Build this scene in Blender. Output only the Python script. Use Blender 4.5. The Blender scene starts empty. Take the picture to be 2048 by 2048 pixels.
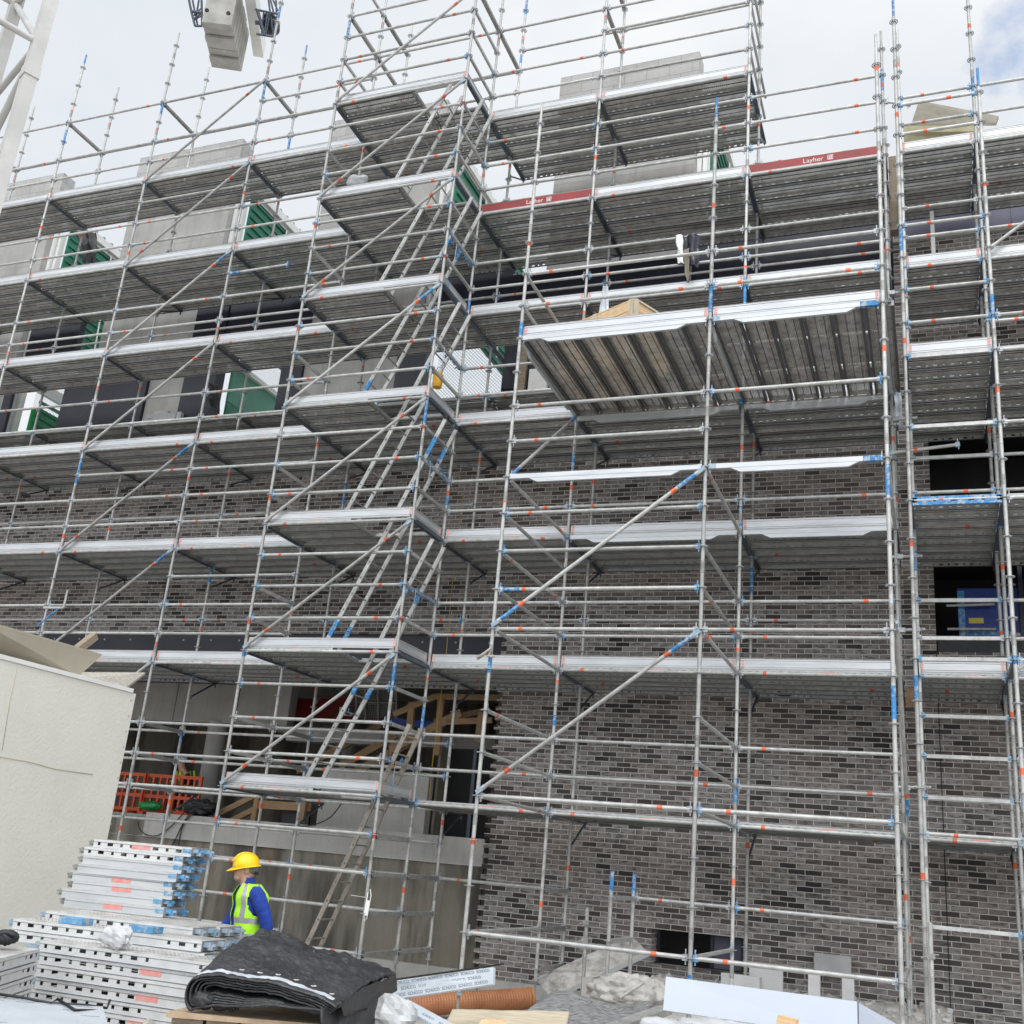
import bpy, bmesh, math, random
from mathutils import Vector, Matrix, noise
random.seed(7)
R=math.radians
scene=bpy.context.scene
COL=scene.collection
# ------------------------------------------------------------------ camera model (metres; x along the facade, y into it, z up)
F=2138.12; PITCH,ROLL,YAW=0.322345734,0.0907901061,-0.388170831
CP=Vector((2.43388690,-11.9668635,0.702574318))
_f=Vector((math.sin(YAW)*math.cos(PITCH),math.cos(YAW)*math.cos(PITCH),math.sin(PITCH)))
_r0=Vector((math.cos(YAW),-math.sin(YAW),0)); _u0=_r0.cross(_f)
_r=math.cos(ROLL)*_r0+math.sin(ROLL)*_u0; _u=-math.sin(ROLL)*_r0+math.cos(ROLL)*_u0
def ray(x,y): return _f+_r*((x-1024)/F)-_u*((y-1024)/F)
def at(x,y,d): return CP+ray(x,y)*d                 # helper: image pixel + depth from the camera -> world point
def aty(x,y,Y): d=ray(x,y); return CP+d*((Y-CP.y)/d.y)
def atz(x,y,Z): d=ray(x,y); return CP+d*((Z-CP.z)/d.z)
cam=bpy.data.cameras.new('camera'); co=bpy.data.objects.new('camera',cam); COL.objects.link(co)
cam.sensor_width=36; cam.lens=36*F/2048; cam.clip_end=3000; cam.clip_start=.05
M=Matrix((( _r.x,_u.x,-_f.x),(_r.y,_u.y,-_f.y),(_r.z,_u.z,-_f.z))).to_4x4(); M.translation=CP
co.matrix_world=M; scene.camera=co
# ------------------------------------------------------------------ materials
MATS={}
def N(nt,t,**k):
    n=nt.nodes.new(t)
    for a,b in k.items():
        if a=='op': n.operation=b
        elif a in('blend_type','data_type','feature','distance','noise_dimensions','vector_type'): setattr(n,a,b)
        else: n.inputs[a.replace('_',' ')].default_value=b
    return n
def newmat(name):
    m=bpy.data.materials.new(name); m.use_nodes=True; nt=m.node_tree
    for n in list(nt.nodes): nt.nodes.remove(n)
    o=nt.nodes.new('ShaderNodeOutputMaterial'); b=nt.nodes.new('ShaderNodeBsdfPrincipled')
    nt.links.new(b.outputs[0],o.inputs[0]); MATS[name]=m
    return m,nt,b,o
def ramp(nt,stops,src):
    r=nt.nodes.new('ShaderNodeValToRGB'); e=r.color_ramp.elements
    while len(e)<len(stops): e.new(.5)
    for el,(p,c) in zip(e,stops):
        el.position=p; el.color=(c if len(c)==4 else (*c,1)) if not isinstance(c,(int,float)) else (c,c,c,1)
    nt.links.new(src,r.inputs[0]); return r
def coords(nt,kind='Object',scale=(1,1,1)):
    tc=nt.nodes.new('ShaderNodeTexCoord'); mp=nt.nodes.new('ShaderNodeMapping')
    nt.links.new(tc.outputs[kind],mp.inputs[0]); mp.inputs['Scale'].default_value=scale
    return mp.outputs[0]
def mixc(nt,a,b,f,bt='MIX'):
    m=nt.nodes.new('ShaderNodeMix'); m.data_type='RGBA'; m.blend_type=bt
    for s,v in ((m.inputs[6],a),(m.inputs[7],b),(m.inputs[0],f)):
        if isinstance(v,(int,float)): s.default_value=v
        elif isinstance(v,tuple): s.default_value=(*v,1) if len(v)==3 else v
        else: nt.links.new(v,s)
    return m.outputs[2]
def mat(name,c1,c2=None,scale=8,rough=.6,metal=0,bump=0,bscale=None,stretch=(1,1,1),detail=4,spec=.5,extra=None,vary=0):
    """two-tone noisy paint/stone/metal"""
    m,nt,b,o=newmat(name)
    c2=c2 or tuple(x*.75 for x in c1)
    v=coords(nt,'Object',stretch)
    oi=nt.nodes.new('ShaderNodeObjectInfo'); ofs=N(nt,'ShaderNodeVectorMath',op='SCALE'); ofs.inputs[0].default_value=(17,11,5); nt.links.new(oi.outputs['Random'],ofs.inputs['Scale'])
    va=N(nt,'ShaderNodeVectorMath',op='ADD'); nt.links.new(v,va.inputs[0]); nt.links.new(ofs.outputs[0],va.inputs[1]); v=va.outputs[0]
    n=N(nt,'ShaderNodeTexNoise',Scale=scale,Detail=detail,Roughness=.6); nt.links.new(v,n.inputs[0])
    r=ramp(nt,[(.33,c1),(.67,c2)],n.outputs[0])
    col=r.outputs[0]
    if vary:
        mrv=N(nt,'ShaderNodeMapRange'); mrv.inputs[3].default_value=1-vary; mrv.inputs[4].default_value=1+vary*.6; nt.links.new(oi.outputs['Random'],mrv.inputs[0])
        sc_=N(nt,'ShaderNodeVectorMath',op='SCALE'); nt.links.new(col,sc_.inputs[0]); nt.links.new(mrv.outputs[0],sc_.inputs['Scale']); col=sc_.outputs[0]
    if extra: col=extra(nt,v,col)
    nt.links.new(col,b.inputs['Base Color'])
    b.inputs['Roughness'].default_value=rough; b.inputs['Metallic'].default_value=metal
    b.inputs['Specular IOR Level'].default_value=spec
    if bump:
        n2=N(nt,'ShaderNodeTexNoise',Scale=bscale or scale*4,Detail=5,Roughness=.65); nt.links.new(v,n2.inputs[0])
        bp=nt.nodes.new('ShaderNodeBump'); bp.inputs['Strength'].default_value=bump; bp.inputs['Distance'].default_value=.02
        nt.links.new(n2.outputs[0],bp.inputs['Height']); nt.links.new(bp.outputs[0],b.inputs['Normal'])
    return m
def rust(nt,v,col):
    n=N(nt,'ShaderNodeTexNoise',Scale=3.1,Detail=6,Roughness=.7); nt.links.new(v,n.inputs[0])
    r=ramp(nt,[(.56,0.0),(.70,.6)],n.outputs[0]); col=mixc(nt,col,(.22,.20,.18),r.outputs[0])
    n=N(nt,'ShaderNodeTexNoise',Scale=47,Detail=3,Roughness=.6); nt.links.new(v,n.inputs[0])      # cement splashes
    return mixc(nt,col,(.62,.61,.58),ramp(nt,[(.62,0.0),(.68,.7)],n.outputs[0]).outputs[0])
mat('galv',(.53,.535,.52),(.37,.375,.365),9,.5,.35,.2,60,extra=rust,vary=.22)
mat('galv_old',(.37,.365,.35),(.22,.22,.21),11,.55,.3,.2,60,extra=rust,vary=.22)
mat('cast',(.42,.43,.44),(.27,.28,.30),30,.5,.5)
mat('alu',(.60,.62,.64),(.47,.49,.51),5,.42,.35,0,stretch=(.3,3,3))
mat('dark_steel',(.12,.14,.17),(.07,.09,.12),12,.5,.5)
mat('lip_shaded',(.13,.13,.13),(.075,.075,.078),12,.6,.2)  # shade between the planks put into the colour of lips, flanges and ribs
def chipped(nt,v,col):
    n=N(nt,'ShaderNodeTexNoise',Scale=16,Detail=6,Roughness=.7); nt.links.new(v,n.inputs[0])
    return mixc(nt,col,(.40,.42,.43),ramp(nt,[(.50,0.0),(.60,.9)],n.outputs[0]).outputs[0])
mat('blue_paint',(.03,.25,.56),(.02,.17,.42),18,.5,extra=chipped,vary=.25)
mat('claw_blue',(.05,.25,.50),(.12,.28,.44),30,.5,extra=chipped,vary=.3)
mat('blue_faded',(.16,.31,.46),(.36,.42,.46),14,.5,.2,extra=chipped)
mat('orange_band',(.78,.15,.05),(.58,.12,.06),20,.55,vary=.35)
mat('red_mark',(.75,.18,.15),(.6,.35,.33),20,.6)
mat('red_board',(.30,.035,.035),(.20,.03,.03),5,.55,0,.1)
mat('print_white',(.75,.72,.7),(.6,.55,.52),20,.7)
mat('print_grey',(.10,.13,.18),(.15,.18,.23),20,.7)
def weathered(nt,v,c):
    mp_=nt.nodes.new('ShaderNodeMapping'); mp_.inputs['Scale'].default_value=(2.2,2.2,.25); nt.links.new(v,mp_.inputs[0])
    n=N(nt,'ShaderNodeTexNoise',Scale=2.1,Detail=8,Roughness=.7); nt.links.new(mp_.outputs[0],n.inputs[0])
    c=mixc(nt,c,(.25,.24,.22),ramp(nt,[(.5,0.0),(.72,.5)],n.outputs[0]).outputs[0])
    n=N(nt,'ShaderNodeTexNoise',Scale=19,Detail=2); nt.links.new(v,n.inputs[0])
    return mixc(nt,c,(.2,.195,.185),ramp(nt,[(.70,0.0),(.735,.7)],n.outputs[0]).outputs[0])
mat('concrete',(.46,.45,.43),(.36,.355,.34),1.3,.85,0,.25,30,detail=8,extra=weathered)
mat('block',(.50,.50,.50),(.40,.40,.405),2.5,.9,0,.3,40,detail=8)
mat('membrane',(.009,.009,.020),(.016,.016,.030),2,.36,0,.5,3)
mat('membrane_pale',(.10,.10,.15),(.075,.075,.12),1.2,.5,0,.25,2)
mat('black',(.008,.008,.010),(.012,.012,.014),6,.7)
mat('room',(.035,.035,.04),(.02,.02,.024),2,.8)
mat('green_pale',(.10,.32,.22),(.07,.24,.16),2,.5,0,.2,8)
mat('green_sheet',(.015,.20,.12),(.008,.10,.06),2,.5,0,.2,8,stretch=(1,1,6))
mat('green_bright',(.01,.30,.07),(.01,.22,.06),3,.4)
mat('white_paint',(.80,.80,.78),(.70,.70,.68),3,.5,0,.05)
mat('crane_white',(.58,.575,.56),(.48,.475,.46),2,.5,0,.1,12)
mat('pvc_frame',(.82,.83,.82),(.76,.77,.76),3,.4)
mat('timber',(.36,.24,.13),(.25,.155,.08),4,.7,0,.2,30,stretch=(1,8,8))
mat('timber_pale',(.70,.52,.32),(.55,.38,.21),4,.7,0,.2,30,stretch=(1,8,8))
mat('ladder_wood',(.30,.275,.24),(.17,.15,.125),6,.8,0,.3,30)
mat('timber_old',(.33,.27,.20),(.22,.17,.12),5,.8,0,.3,30,stretch=(1,8,8))
mat('timber_z',(.36,.23,.12),(.25,.15,.075),4,.7,0,.2,30,stretch=(8,8,1))
mat('ply',(.48,.36,.24),(.36,.26,.17),3,.75,0,.15,30,stretch=(1,6,1))
mat('insulation',(.50,.47,.30),(.40,.37,.23),6,.9,0,.3,50)
mat('insul_dark',(.26,.24,.19),(.19,.175,.14),6,.95,0,.4,50)
mat('white_board',(.44,.48,.565),(.415,.455,.54),3,.5,0,.04)
mat('white_film',(.50,.54,.58),(.43,.47,.51),4,.35,0,.35,6)
mat('plastic_bag',(.50,.51,.52),(.40,.41,.42),5,.35,0,.5,9)
mat('rubber',(.018,.018,.021),(.035,.035,.038),6,.5,0,.4,25)
mat('cable',(.012,.012,.012),(.02,.02,.02),6,.5)
mat('rope_yellow',(.55,.38,.05),(.4,.28,.04),10,.8)
mat('hose_orange',(.35,.145,.06),(.27,.10,.04),4,.55,0,.1)
mat('barrier',(.62,.085,.02),(.45,.055,.015),4,.5)
mat('skin',(.62,.36,.27),(.50,.27,.20),14,.55)
mat('hair',(.22,.21,.20),(.14,.13,.12),30,.8)
mat('helmet',(.92,.62,.01),(.82,.50,.01),6,.3)
mat('helmet_white',(.7,.7,.7),(.6,.6,.6),6,.3)
mat('fleece',(.015,.055,.36),(.01,.035,.22),7,.9,0,.5,20)
mat('fleece_dark',(.01,.03,.12),(.008,.02,.08),7,.9,0,.5,20)
mat('hivis',(.50,.95,.03),(.36,.80,.02),8,.7,0,.5,14)
mat('reflect',(.42,.43,.45),(.34,.35,.37),20,.35,.3)
mat('trouser',(.03,.035,.05),(.02,.02,.03),10,.9)
mat('yellow_lamp',(.75,.42,.02),(.6,.3,.02),8,.5)
mat('yellow_label',(.70,.62,.10),(.6,.5,.08),20,.6)
mat('blue_box',(.015,.05,.28),(.01,.03,.18),4,.4)
mat('blue_tarp',(.02,.06,.35),(.015,.04,.22),4,.5)
mat('red_panel',(.33,.02,.02),(.22,.015,.02),3,.6)
mat('rubble',(.52,.50,.47),(.34,.33,.31),7,.95,0,.9,22,detail=10)
mat('earth',(.46,.44,.41),(.34,.32,.295),1.2,.95,0,.6,14,detail=10)
mat('hut_render',(.70,.69,.63),(.65,.64,.575),1.4,.9,0,.30,30,detail=8,
    extra=lambda nt,v,c:(lambda n:mixc(nt,c,(.42,.39,.31),ramp(nt,[(.70,0.0),(.76,.45)],n.outputs[0]).outputs[0]))((lambda n:(nt.links.new(v,n.inputs[0]),n)[1])(N(nt,'ShaderNodeTexNoise',Scale=38,Detail=3))))
mat('hut_edge',(.55,.50,.36),(.45,.41,.29),9,.9)
def stained(name,base1,base2):
    m,nt,b,o=newmat(name)
    v=coords(nt,'Object',(1,1,.18)); v2=coords(nt,'Object')
    n=N(nt,'ShaderNodeTexNoise',Scale=2.6,Detail=9,Roughness=.7); nt.links.new(v,n.inputs[0])
    c=ramp(nt,[(.36,base2),(.5,base1),(.62,tuple(x*1.12 for x in base1))],n.outputs[0]).outputs[0]
    n2=N(nt,'ShaderNodeTexNoise',Scale=.9,Detail=5,Roughness=.6); nt.links.new(v,n2.inputs[0])
    c=mixc(nt,c,(.05,.045,.04),ramp(nt,[(.49,0.0),(.60,.85)],n2.outputs[0]).outputs[0])
    n3=N(nt,'ShaderNodeTexNoise',Scale=1.6,Detail=4); nt.links.new(v2,n3.inputs[0])
    c=mixc(nt,c,(.22,.17,.11),ramp(nt,[(.55,0.0),(.75,.5)],n3.outputs[0]).outputs[0])
    # tie holes
    nt.links.new(c,b.inputs['Base Color']); b.inputs['Roughness'].default_value=.85
    n4=N(nt,'ShaderNodeTexNoise',Scale=30,Detail=6); nt.links.new(v2,n4.inputs[0])
    bp=nt.nodes.new('ShaderNodeBump'); bp.inputs['Strength'].default_value=.25; bp.inputs['Distance'].default_value=.02
    nt.links.new(n4.outputs[0],bp.inputs['Height']); nt.links.new(bp.outputs[0],b.inputs['Normal'])
stained('concrete_stained',(.20,.187,.155),(.11,.102,.084))
def brickmat(name,bw=.2375,rh=.076,mortar=.011,stops=None,morc=(.55,.53,.495),offs=.5,bump=.5,dark=.8):
    m,nt,b,o=newmat(name)
    tc=nt.nodes.new('ShaderNodeTexCoord'); s=nt.nodes.new('ShaderNodeSeparateXYZ'); c=nt.nodes.new('ShaderNodeCombineXYZ')
    nt.links.new(tc.outputs['Object'],s.inputs[0])
    ad=N(nt,'ShaderNodeMath',op='ADD'); nt.links.new(s.outputs[0],ad.inputs[0]); nt.links.new(s.outputs[1],ad.inputs[1])
    nt.links.new(ad.outputs[0],c.inputs[0]); nt.links.new(s.outputs[2],c.inputs[1])
    # wobble so joints are not ruler-straight
    wn=N(nt,'ShaderNodeTexNoise',Scale=9,Detail=2); nt.links.new(c.outputs[0],wn.inputs[0])
    vm=N(nt,'ShaderNodeVectorMath',op='MULTIPLY_ADD'); nt.links.new(wn.outputs[1],vm.inputs[0]); vm.inputs[1].default_value=(.014,.012,0); nt.links.new(c.outputs[0],vm.inputs[2])
    br=nt.nodes.new('ShaderNodeTexBrick'); nt.links.new(vm.outputs[0],br.inputs['Vector'])
    br.offset=offs; br.inputs['Scale'].default_value=1; br.inputs['Brick Width'].default_value=bw; br.inputs['Row Height'].default_value=rh
    br.inputs['Mortar Size'].default_value=mortar*.55; br.inputs['Mortar Smooth'].default_value=.15
    br.inputs['Color1'].default_value=(0,0,0,1); br.inputs['Color2'].default_value=(1,1,1,1); br.inputs['Mortar'].default_value=(.5,.5,.5,1)
    stops=stops or [(.0,(.026,.024,.025)),(.20,(.055,.050,.050)),(.29,(.13,.118,.114)),(.42,(.225,.208,.200)),(.6,(.285,.265,.256)),(.85,(.325,.303,.292)),(1.0,(.235,.203,.19))]
    rp=ramp(nt,stops,br.outputs['Color'])
    svm=nt.nodes.new('ShaderNodeMapping'); svm.inputs['Scale'].default_value=(.35,1,1); nt.links.new(c.outputs[0],svm.inputs[0])
    sv=N(nt,'ShaderNodeTexNoise',Scale=21,Detail=5,Roughness=.7); nt.links.new(svm.outputs[0],sv.inputs[0])
    c1=mixc(nt,rp.outputs[0],(.035,.031,.03),ramp(nt,[(.47,0.0),(.62,dark)],sv.outputs[0]).outputs[0])
    lg=N(nt,'ShaderNodeTexNoise',Scale=.7,Detail=3); nt.links.new(c.outputs[0],lg.inputs[0])
    c1=mixc(nt,c1,(.31,.25,.22),ramp(nt,[(.4,0.0),(.75,.36)],lg.outputs[0]).outputs[0])
    c2=mixc(nt,c1,morc,br.outputs['Fac'])
    nt.links.new(c2,b.inputs['Base Color']); b.inputs['Roughness'].default_value=.9
    inv=N(nt,'ShaderNodeMath',op='SUBTRACT'); inv.inputs[0].default_value=1; nt.links.new(br.outputs['Fac'],inv.inputs[1])
    mu=N(nt,'ShaderNodeMath',op='MULTIPLY_ADD'); nt.links.new(sv.outputs[0],mu.inputs[0]); mu.inputs[1].default_value=.5; nt.links.new(inv.outputs[0],mu.inputs[2])
    bp=nt.nodes.new('ShaderNodeBump'); bp.inputs['Strength'].default_value=bump; bp.inputs['Distance'].default_value=.012
    nt.links.new(mu.outputs[0],bp.inputs['Height']); nt.links.new(bp.outputs[0],b.inputs['Normal'])
brickmat('brick')
brickmat('blockwork',.44,.215,.008,[(0,(.40,.40,.39)),(.5,(.47,.47,.46)),(1,(.42,.42,.415))],(.20,.20,.195),.5,.2,.12)
def holes(name,src,perf):
    """galvanised sheet with real see-through punching; perf = plate perforation, else slots along the side lip"""
    m,nt,b,o=newmat(name)
    v=coords(nt,'Object')
    n=N(nt,'ShaderNodeTexNoise',Scale=7,Detail=6,Roughness=.65); nt.links.new(v,n.inputs[0])
    rp=ramp(nt,src,n.outputs[0]); nt.links.new(rp.outputs[0],b.inputs['Base Color'])
    b.inputs['Metallic'].default_value=0 if perf else .3; b.inputs['Roughness'].default_value=.55
    s=nt.nodes.new('ShaderNodeSeparateXYZ'); nt.links.new(v,s.inputs[0])
    def m2(op,a,bb=None,cc=None):
        q=N(nt,'ShaderNodeMath',op=op)
        for i,x in enumerate((a,bb,cc)):
            if x is None: continue
            if isinstance(x,(int,float)): q.inputs[i].default_value=x
            else: nt.links.new(x,q.inputs[i])
        return q.outputs[0]
    if perf:
        px,py=.034,.022
        row=m2('FLOOR',m2('DIVIDE',s.outputs[1],py))
        fx=m2('SUBTRACT',m2('FRACT',m2('ADD',m2('DIVIDE',s.outputs[0],px),m2('MULTIPLY',row,.5))),.5)
        fy=m2('SUBTRACT',m2('FRACT',m2('DIVIDE',s.outputs[1],py)),.5)
        d=m2('ADD',m2('POWER',m2('MULTIPLY',fx,px),2),m2('POWER',m2('MULTIPLY',fy,py),2))
        pn_=N(nt,'ShaderNodeTexNoise',Scale=1.7,Detail=3); nt.links.new(v,pn_.inputs[0])      # grit clogs part of the punching
        hole=m2('LESS_THAN',d,m2('MULTIPLY',m2('ADD',m2('MULTIPLY',m2('SUBTRACT',pn_.outputs[0],.5),2.2),1.0),.0063**2))
        # plain band along both edges of the 0.32 m plank
        e=m2('ABSOLUTE',m2('SUBTRACT',m2('FRACT',m2('DIVIDE',s.outputs[1],.365)),.5))
        hole=m2('MULTIPLY',hole,m2('LESS_THAN',e,.33))
    else:
        q=m2('DIVIDE',s.outputs[0],.105); fr=m2('ABSOLUTE',m2('SUBTRACT',m2('FRACT',q),.5))
        par=m2('FRACT',m2('MULTIPLY',m2('FLOOR',q),.5))
        lim=m2('ADD',m2('MULTIPLY',par,.26),.12)
        grp=m2('LESS_THAN',m2('FRACT',m2('DIVIDE',s.outputs[0],1.3)),.72)
        z=m2('LESS_THAN',m2('ABSOLUTE',m2('ADD',s.outputs[2],.036)),.0125)
        hole=m2('MULTIPLY',m2('MULTIPLY',m2('LESS_THAN',fr,lim),z),grp)
    tr=nt.nodes.new('ShaderNodeBsdfTransparent'); mx=nt.nodes.new('ShaderNodeMixShader')
    nt.links.new(hole,mx.inputs[0]); nt.links.new(b.outputs[0],mx.inputs[1]); nt.links.new(tr.outputs[0],mx.inputs[2]); nt.links.new(mx.outputs[0],o.inputs[0])
ST=[(.3,(.56,.555,.54)),(.48,(.46,.45,.43)),(.60,(.33,.32,.30)),(.72,(.19,.18,.16))]
holes('plate_perf',ST,True); holes('lip_slots',[(.3,(.50,.51,.51)),(.7,(.36,.37,.37))],False)
holes('lip_white',[(.3,(.70,.71,.71)),(.7,(.55,.56,.57))],False)
def netmat(name,col,cell,w,diag=True,stretch=(1,1,1)):
    m,nt,b,o=newmat(name); v=coords(nt,'Object',stretch)
    b.inputs['Base Color'].default_value=(*col,1); b.inputs['Roughness'].default_value=.6
    s=nt.nodes.new('ShaderNodeSeparateXYZ'); nt.links.new(v,s.inputs[0])
    def m2(op,a,bb=None):
        q=N(nt,'ShaderNodeMath',op=op)
        for i,x in enumerate((a,bb)):
            if x is None: continue
            if isinstance(x,(int,float)): q.inputs[i].default_value=x
            else: nt.links.new(x,q.inputs[i])
        return q.outputs[0]
    h=m2('ADD',s.outputs[0],s.outputs[1])
    a=m2('ADD',h,s.outputs[2]) if diag else h
    c=m2('SUBTRACT',h,s.outputs[2]) if diag else s.outputs[2]
    l1=m2('GREATER_THAN',m2('ABSOLUTE',m2('SUBTRACT',m2('FRACT',m2('DIVIDE',a,cell)),.5)),.5-w)
    l2=m2('GREATER_THAN',m2('ABSOLUTE',m2('SUBTRACT',m2('FRACT',m2('DIVIDE',c,cell)),.5)),.5-w)
    mk=m2('MAXIMUM',l1,l2)
    tr=nt.nodes.new('ShaderNodeBsdfTransparent'); mx=nt.nodes.new('ShaderNodeMixShader')
    nt.links.new(mk,mx.inputs[0]); nt.links.new(tr.outputs[0],mx.inputs[1]); nt.links.new(b.outputs[0],mx.inputs[2]); nt.links.new(mx.outputs[0],o.inputs[0])
netmat('green_net',(.03,.10,.08),.07,.045); netmat('grey_mesh',(.25,.27,.28),.05,.08,False); netmat('red_mesh',(.25,.03,.03),.05,.1,False)
# ------------------------------------------------------------------ mesh builder
class MB:
    def __init__(s): s.v=[];s.f=[];s.m=[];s.sm=[];s.mats=[]
    def mi(s,m):
        if m not in s.mats: s.mats.append(m)
        return s.mats.index(m)
    def add(s,vs,fs,m,smooth=False):
        o=len(s.v); s.v+= [Vector(v) for v in vs]; i=s.mi(m)
        for f in fs: s.f.append([o+k for k in f]); s.m.append(i); s.sm.append(smooth)
    def box(s,a,b,m,T=None):
        x0,y0,z0=a;x1,y1,z1=b
        vs=[Vector(p) for p in((x0,y0,z0),(x1,y0,z0),(x1,y1,z0),(x0,y1,z0),(x0,y0,z1),(x1,y0,z1),(x1,y1,z1),(x0,y1,z1))]
        if T: vs=[T@v for v in vs]
        s.add(vs,[(0,3,2,1),(4,5,6,7),(0,1,5,4),(1,2,6,5),(2,3,7,6),(3,0,4,7)],m)
    def hexa(s,b4,t4,m):
        s.add(list(b4)+list(t4),[(0,3,2,1),(4,5,6,7),(0,1,5,4),(1,2,6,5),(2,3,7,6),(3,0,4,7)],m)
    def tube(s,p,q,r,m,seg=8,r2=None,caps=True):
        p=Vector(p);q=Vector(q);d=(q-p)
        if d.length<1e-6:return
        d.normalize(); a=d.orthogonal().normalized(); b=d.cross(a); r2=r if r2 is None else r2
        vs=[];
        for c,rr in((p,r),(q,r2)):
            for i in range(seg):
                t=2*math.pi*i/seg; vs.append(c+a*math.cos(t)*rr+b*math.sin(t)*rr)
        s.add(vs,[(i,(i+1)%seg,seg+(i+1)%seg,seg+i) for i in range(seg)],m,True)
        if caps: s.add(vs[:seg],[tuple(reversed(range(seg)))],m); s.add(vs[seg:],[tuple(range(seg))],m)
    def path(s,pts,r,m,seg=6):
        pts=[Vector(p) for p in pts]; rings=[]; a=None
        for i,p in enumerate(pts):
            d=(pts[min(i+1,len(pts)-1)]-pts[max(i-1,0)]).normalized()
            a=d.orthogonal().normalized() if a is None else (a-d*a.dot(d)).normalized()
            b=d.cross(a); rr=r[i] if isinstance(r,(list,tuple)) else r
            rings.append([p+a*math.cos(2*math.pi*k/seg)*rr+b*math.sin(2*math.pi*k/seg)*rr for k in range(seg)])
        vs=[v for rg in rings for v in rg]; fs=[]
        for i in range(len(pts)-1):
            for k in range(seg): fs.append((i*seg+k,i*seg+(k+1)%seg,(i+1)*seg+(k+1)%seg,(i+1)*seg+k))
        fs.append(tuple(reversed(range(seg)))); fs.append(tuple(range(len(vs)-seg,len(vs))))
        s.add(vs,fs,m,True)
    def ring(s,c,r0,r1,h,m,seg=14):
        c=Vector(c);vs=[]
        for z in(-h/2,h/2):
            for rr in(r0,r1):
                for i in range(seg):
                    t=2*math.pi*i/seg; vs.append(c+Vector((math.cos(t)*rr,math.sin(t)*rr,z)))
        fs=[]
        for i in range(seg):
            j=(i+1)%seg; a,b,cc,d=0,seg,2*seg,3*seg
            fs+=[(a+i,a+j,b+j,b+i),(cc+i,d+i,d+j,cc+j),(b+i,b+j,d+j,d+i),(a+i,cc+i,cc+j,a+j)]
        s.add(vs,fs,m)
    def poly(s,pts,nrm,th,m):
        """flat outline given a real thickness"""
        pts=[Vector(p) for p in pts]; n=Vector(nrm).normalized()*th; k=len(pts)
        s.add(pts+[p+n for p in pts],[tuple(reversed(range(k))),tuple(range(k,2*k))]+[(i,(i+1)%k,k+(i+1)%k,k+i) for i in range(k)],m)
    def merge(s,o,T=None):
        base=len(s.v); s.v+=[(T@v if T else v.copy()) for v in o.v]
        mp=[s.mi(m) for m in o.mats]
        for f,m,sm in zip(o.f,o.m,o.sm): s.f.append([base+k for k in f]); s.m.append(mp[m]); s.sm.append(sm)
    def mesh(s,name):
        me=bpy.data.meshes.new(name); me.from_pydata([tuple(v) for v in s.v],[],s.f)
        for m in s.mats: me.materials.append(MATS[m])
        me.polygons.foreach_set('material_index',s.m); me.polygons.foreach_set('use_smooth',s.sm); me.update(); return me
    def shift(s,d):
        d=Vector(d); s.v=[v-d for v in s.v]; return s
def tag(o,label=None,cat=None,group=None,kind=None):
    for k,v in(('label',label),('category',cat),('group',group),('kind',kind)):
        if v: o[k]=v
    return o
def thing(name,label,cat,loc=(0,0,0),group=None):
    o=bpy.data.objects.new(name,None); COL.objects.link(o); o.location=loc; o.empty_display_size=.2
    o['_n']=1; del o['_n']
    return tag(o,label,cat,group)
def part(name,mb,parent,label=None,kind=None):
    """mb in world coordinates; stored relative to the thing's base"""
    base=parent.location if parent.parent is None else parent.parent.location+parent.location
    if isinstance(mb,MB):
        if parent.get('category')=='building':      # building scaled about the camera; facade ends up 0.11 m behind the bracket decks
            mb.v=[Vector((v.x*1.01856-.0452,v.y*1.01856+.2221,v.z*1.01856-.0130)) for v in mb.v]
        mb=mb.shift(base).mesh(name)
    o=bpy.data.objects.new(name,mb); COL.objects.link(o); o.parent=parent
    return tag(o,label,None,None,kind)
def single(name,mb,label,cat,loc=None,group=None,kind=None):
    if loc is None:
        xs=[v.x for v in mb.v];ys=[v.y for v in mb.v]; loc=Vector(((min(xs)+max(xs))/2,(min(ys)+max(ys))/2,min(v.z for v in mb.v)))
    me=mb.shift(loc).mesh(name); o=bpy.data.objects.new(name,me); COL.objects.link(o); o.location=loc
    return tag(o,label,cat,group,kind)
def boxes(name,parent,m,lst,label=None):
    for a,c in lst: b=MB(); b.box(a,c,m); part(name,b,parent,label)
class Scaf:
    """one assembled scaffold: an Empty with its members as parts"""
    def __init__(s,label,cat,loc,name='scaffold'):
        s.root=thing(name,label,cat,loc); s.items={}
    def put(s,name,me,T,mb=None,label=None): s.items.setdefault(name,[]).append((me,T,label))
    def done(s):
        for name,L in s.items.items():
            L.sort(key=lambda t:(t[1].translation-CP).length)
            for me,T,label in L[:100]:
                o=bpy.data.objects.new(name,me); COL.objects.link(o); o.parent=s.root
                o.matrix_basis=Matrix.Translation(-s.root.location)@T
                if label: o['label']=label
            if len(L)>100:
                bm=bmesh.new()
                mats=[]
                for me,T,_ in L[100:]:
                    q=me.copy(); q.transform(Matrix.Translation(-s.root.location)@T)
                    mp=[]
                    for mm in me.materials:
                        if mm not in mats: mats.append(mm)
                        mp.append(mats.index(mm))
                    for p in q.polygons: p.material_index=mp[p.material_index]
                    bm.from_mesh(q); bpy.data.meshes.remove(q)
                me2=bpy.data.meshes.new(name); bm.to_mesh(me2); bm.free()
                for mm in mats: me2.materials.append(mm)
                o=bpy.data.objects.new(name,me2); COL.objects.link(o); o.parent=s.root; o['kind']='stuff'
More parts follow.
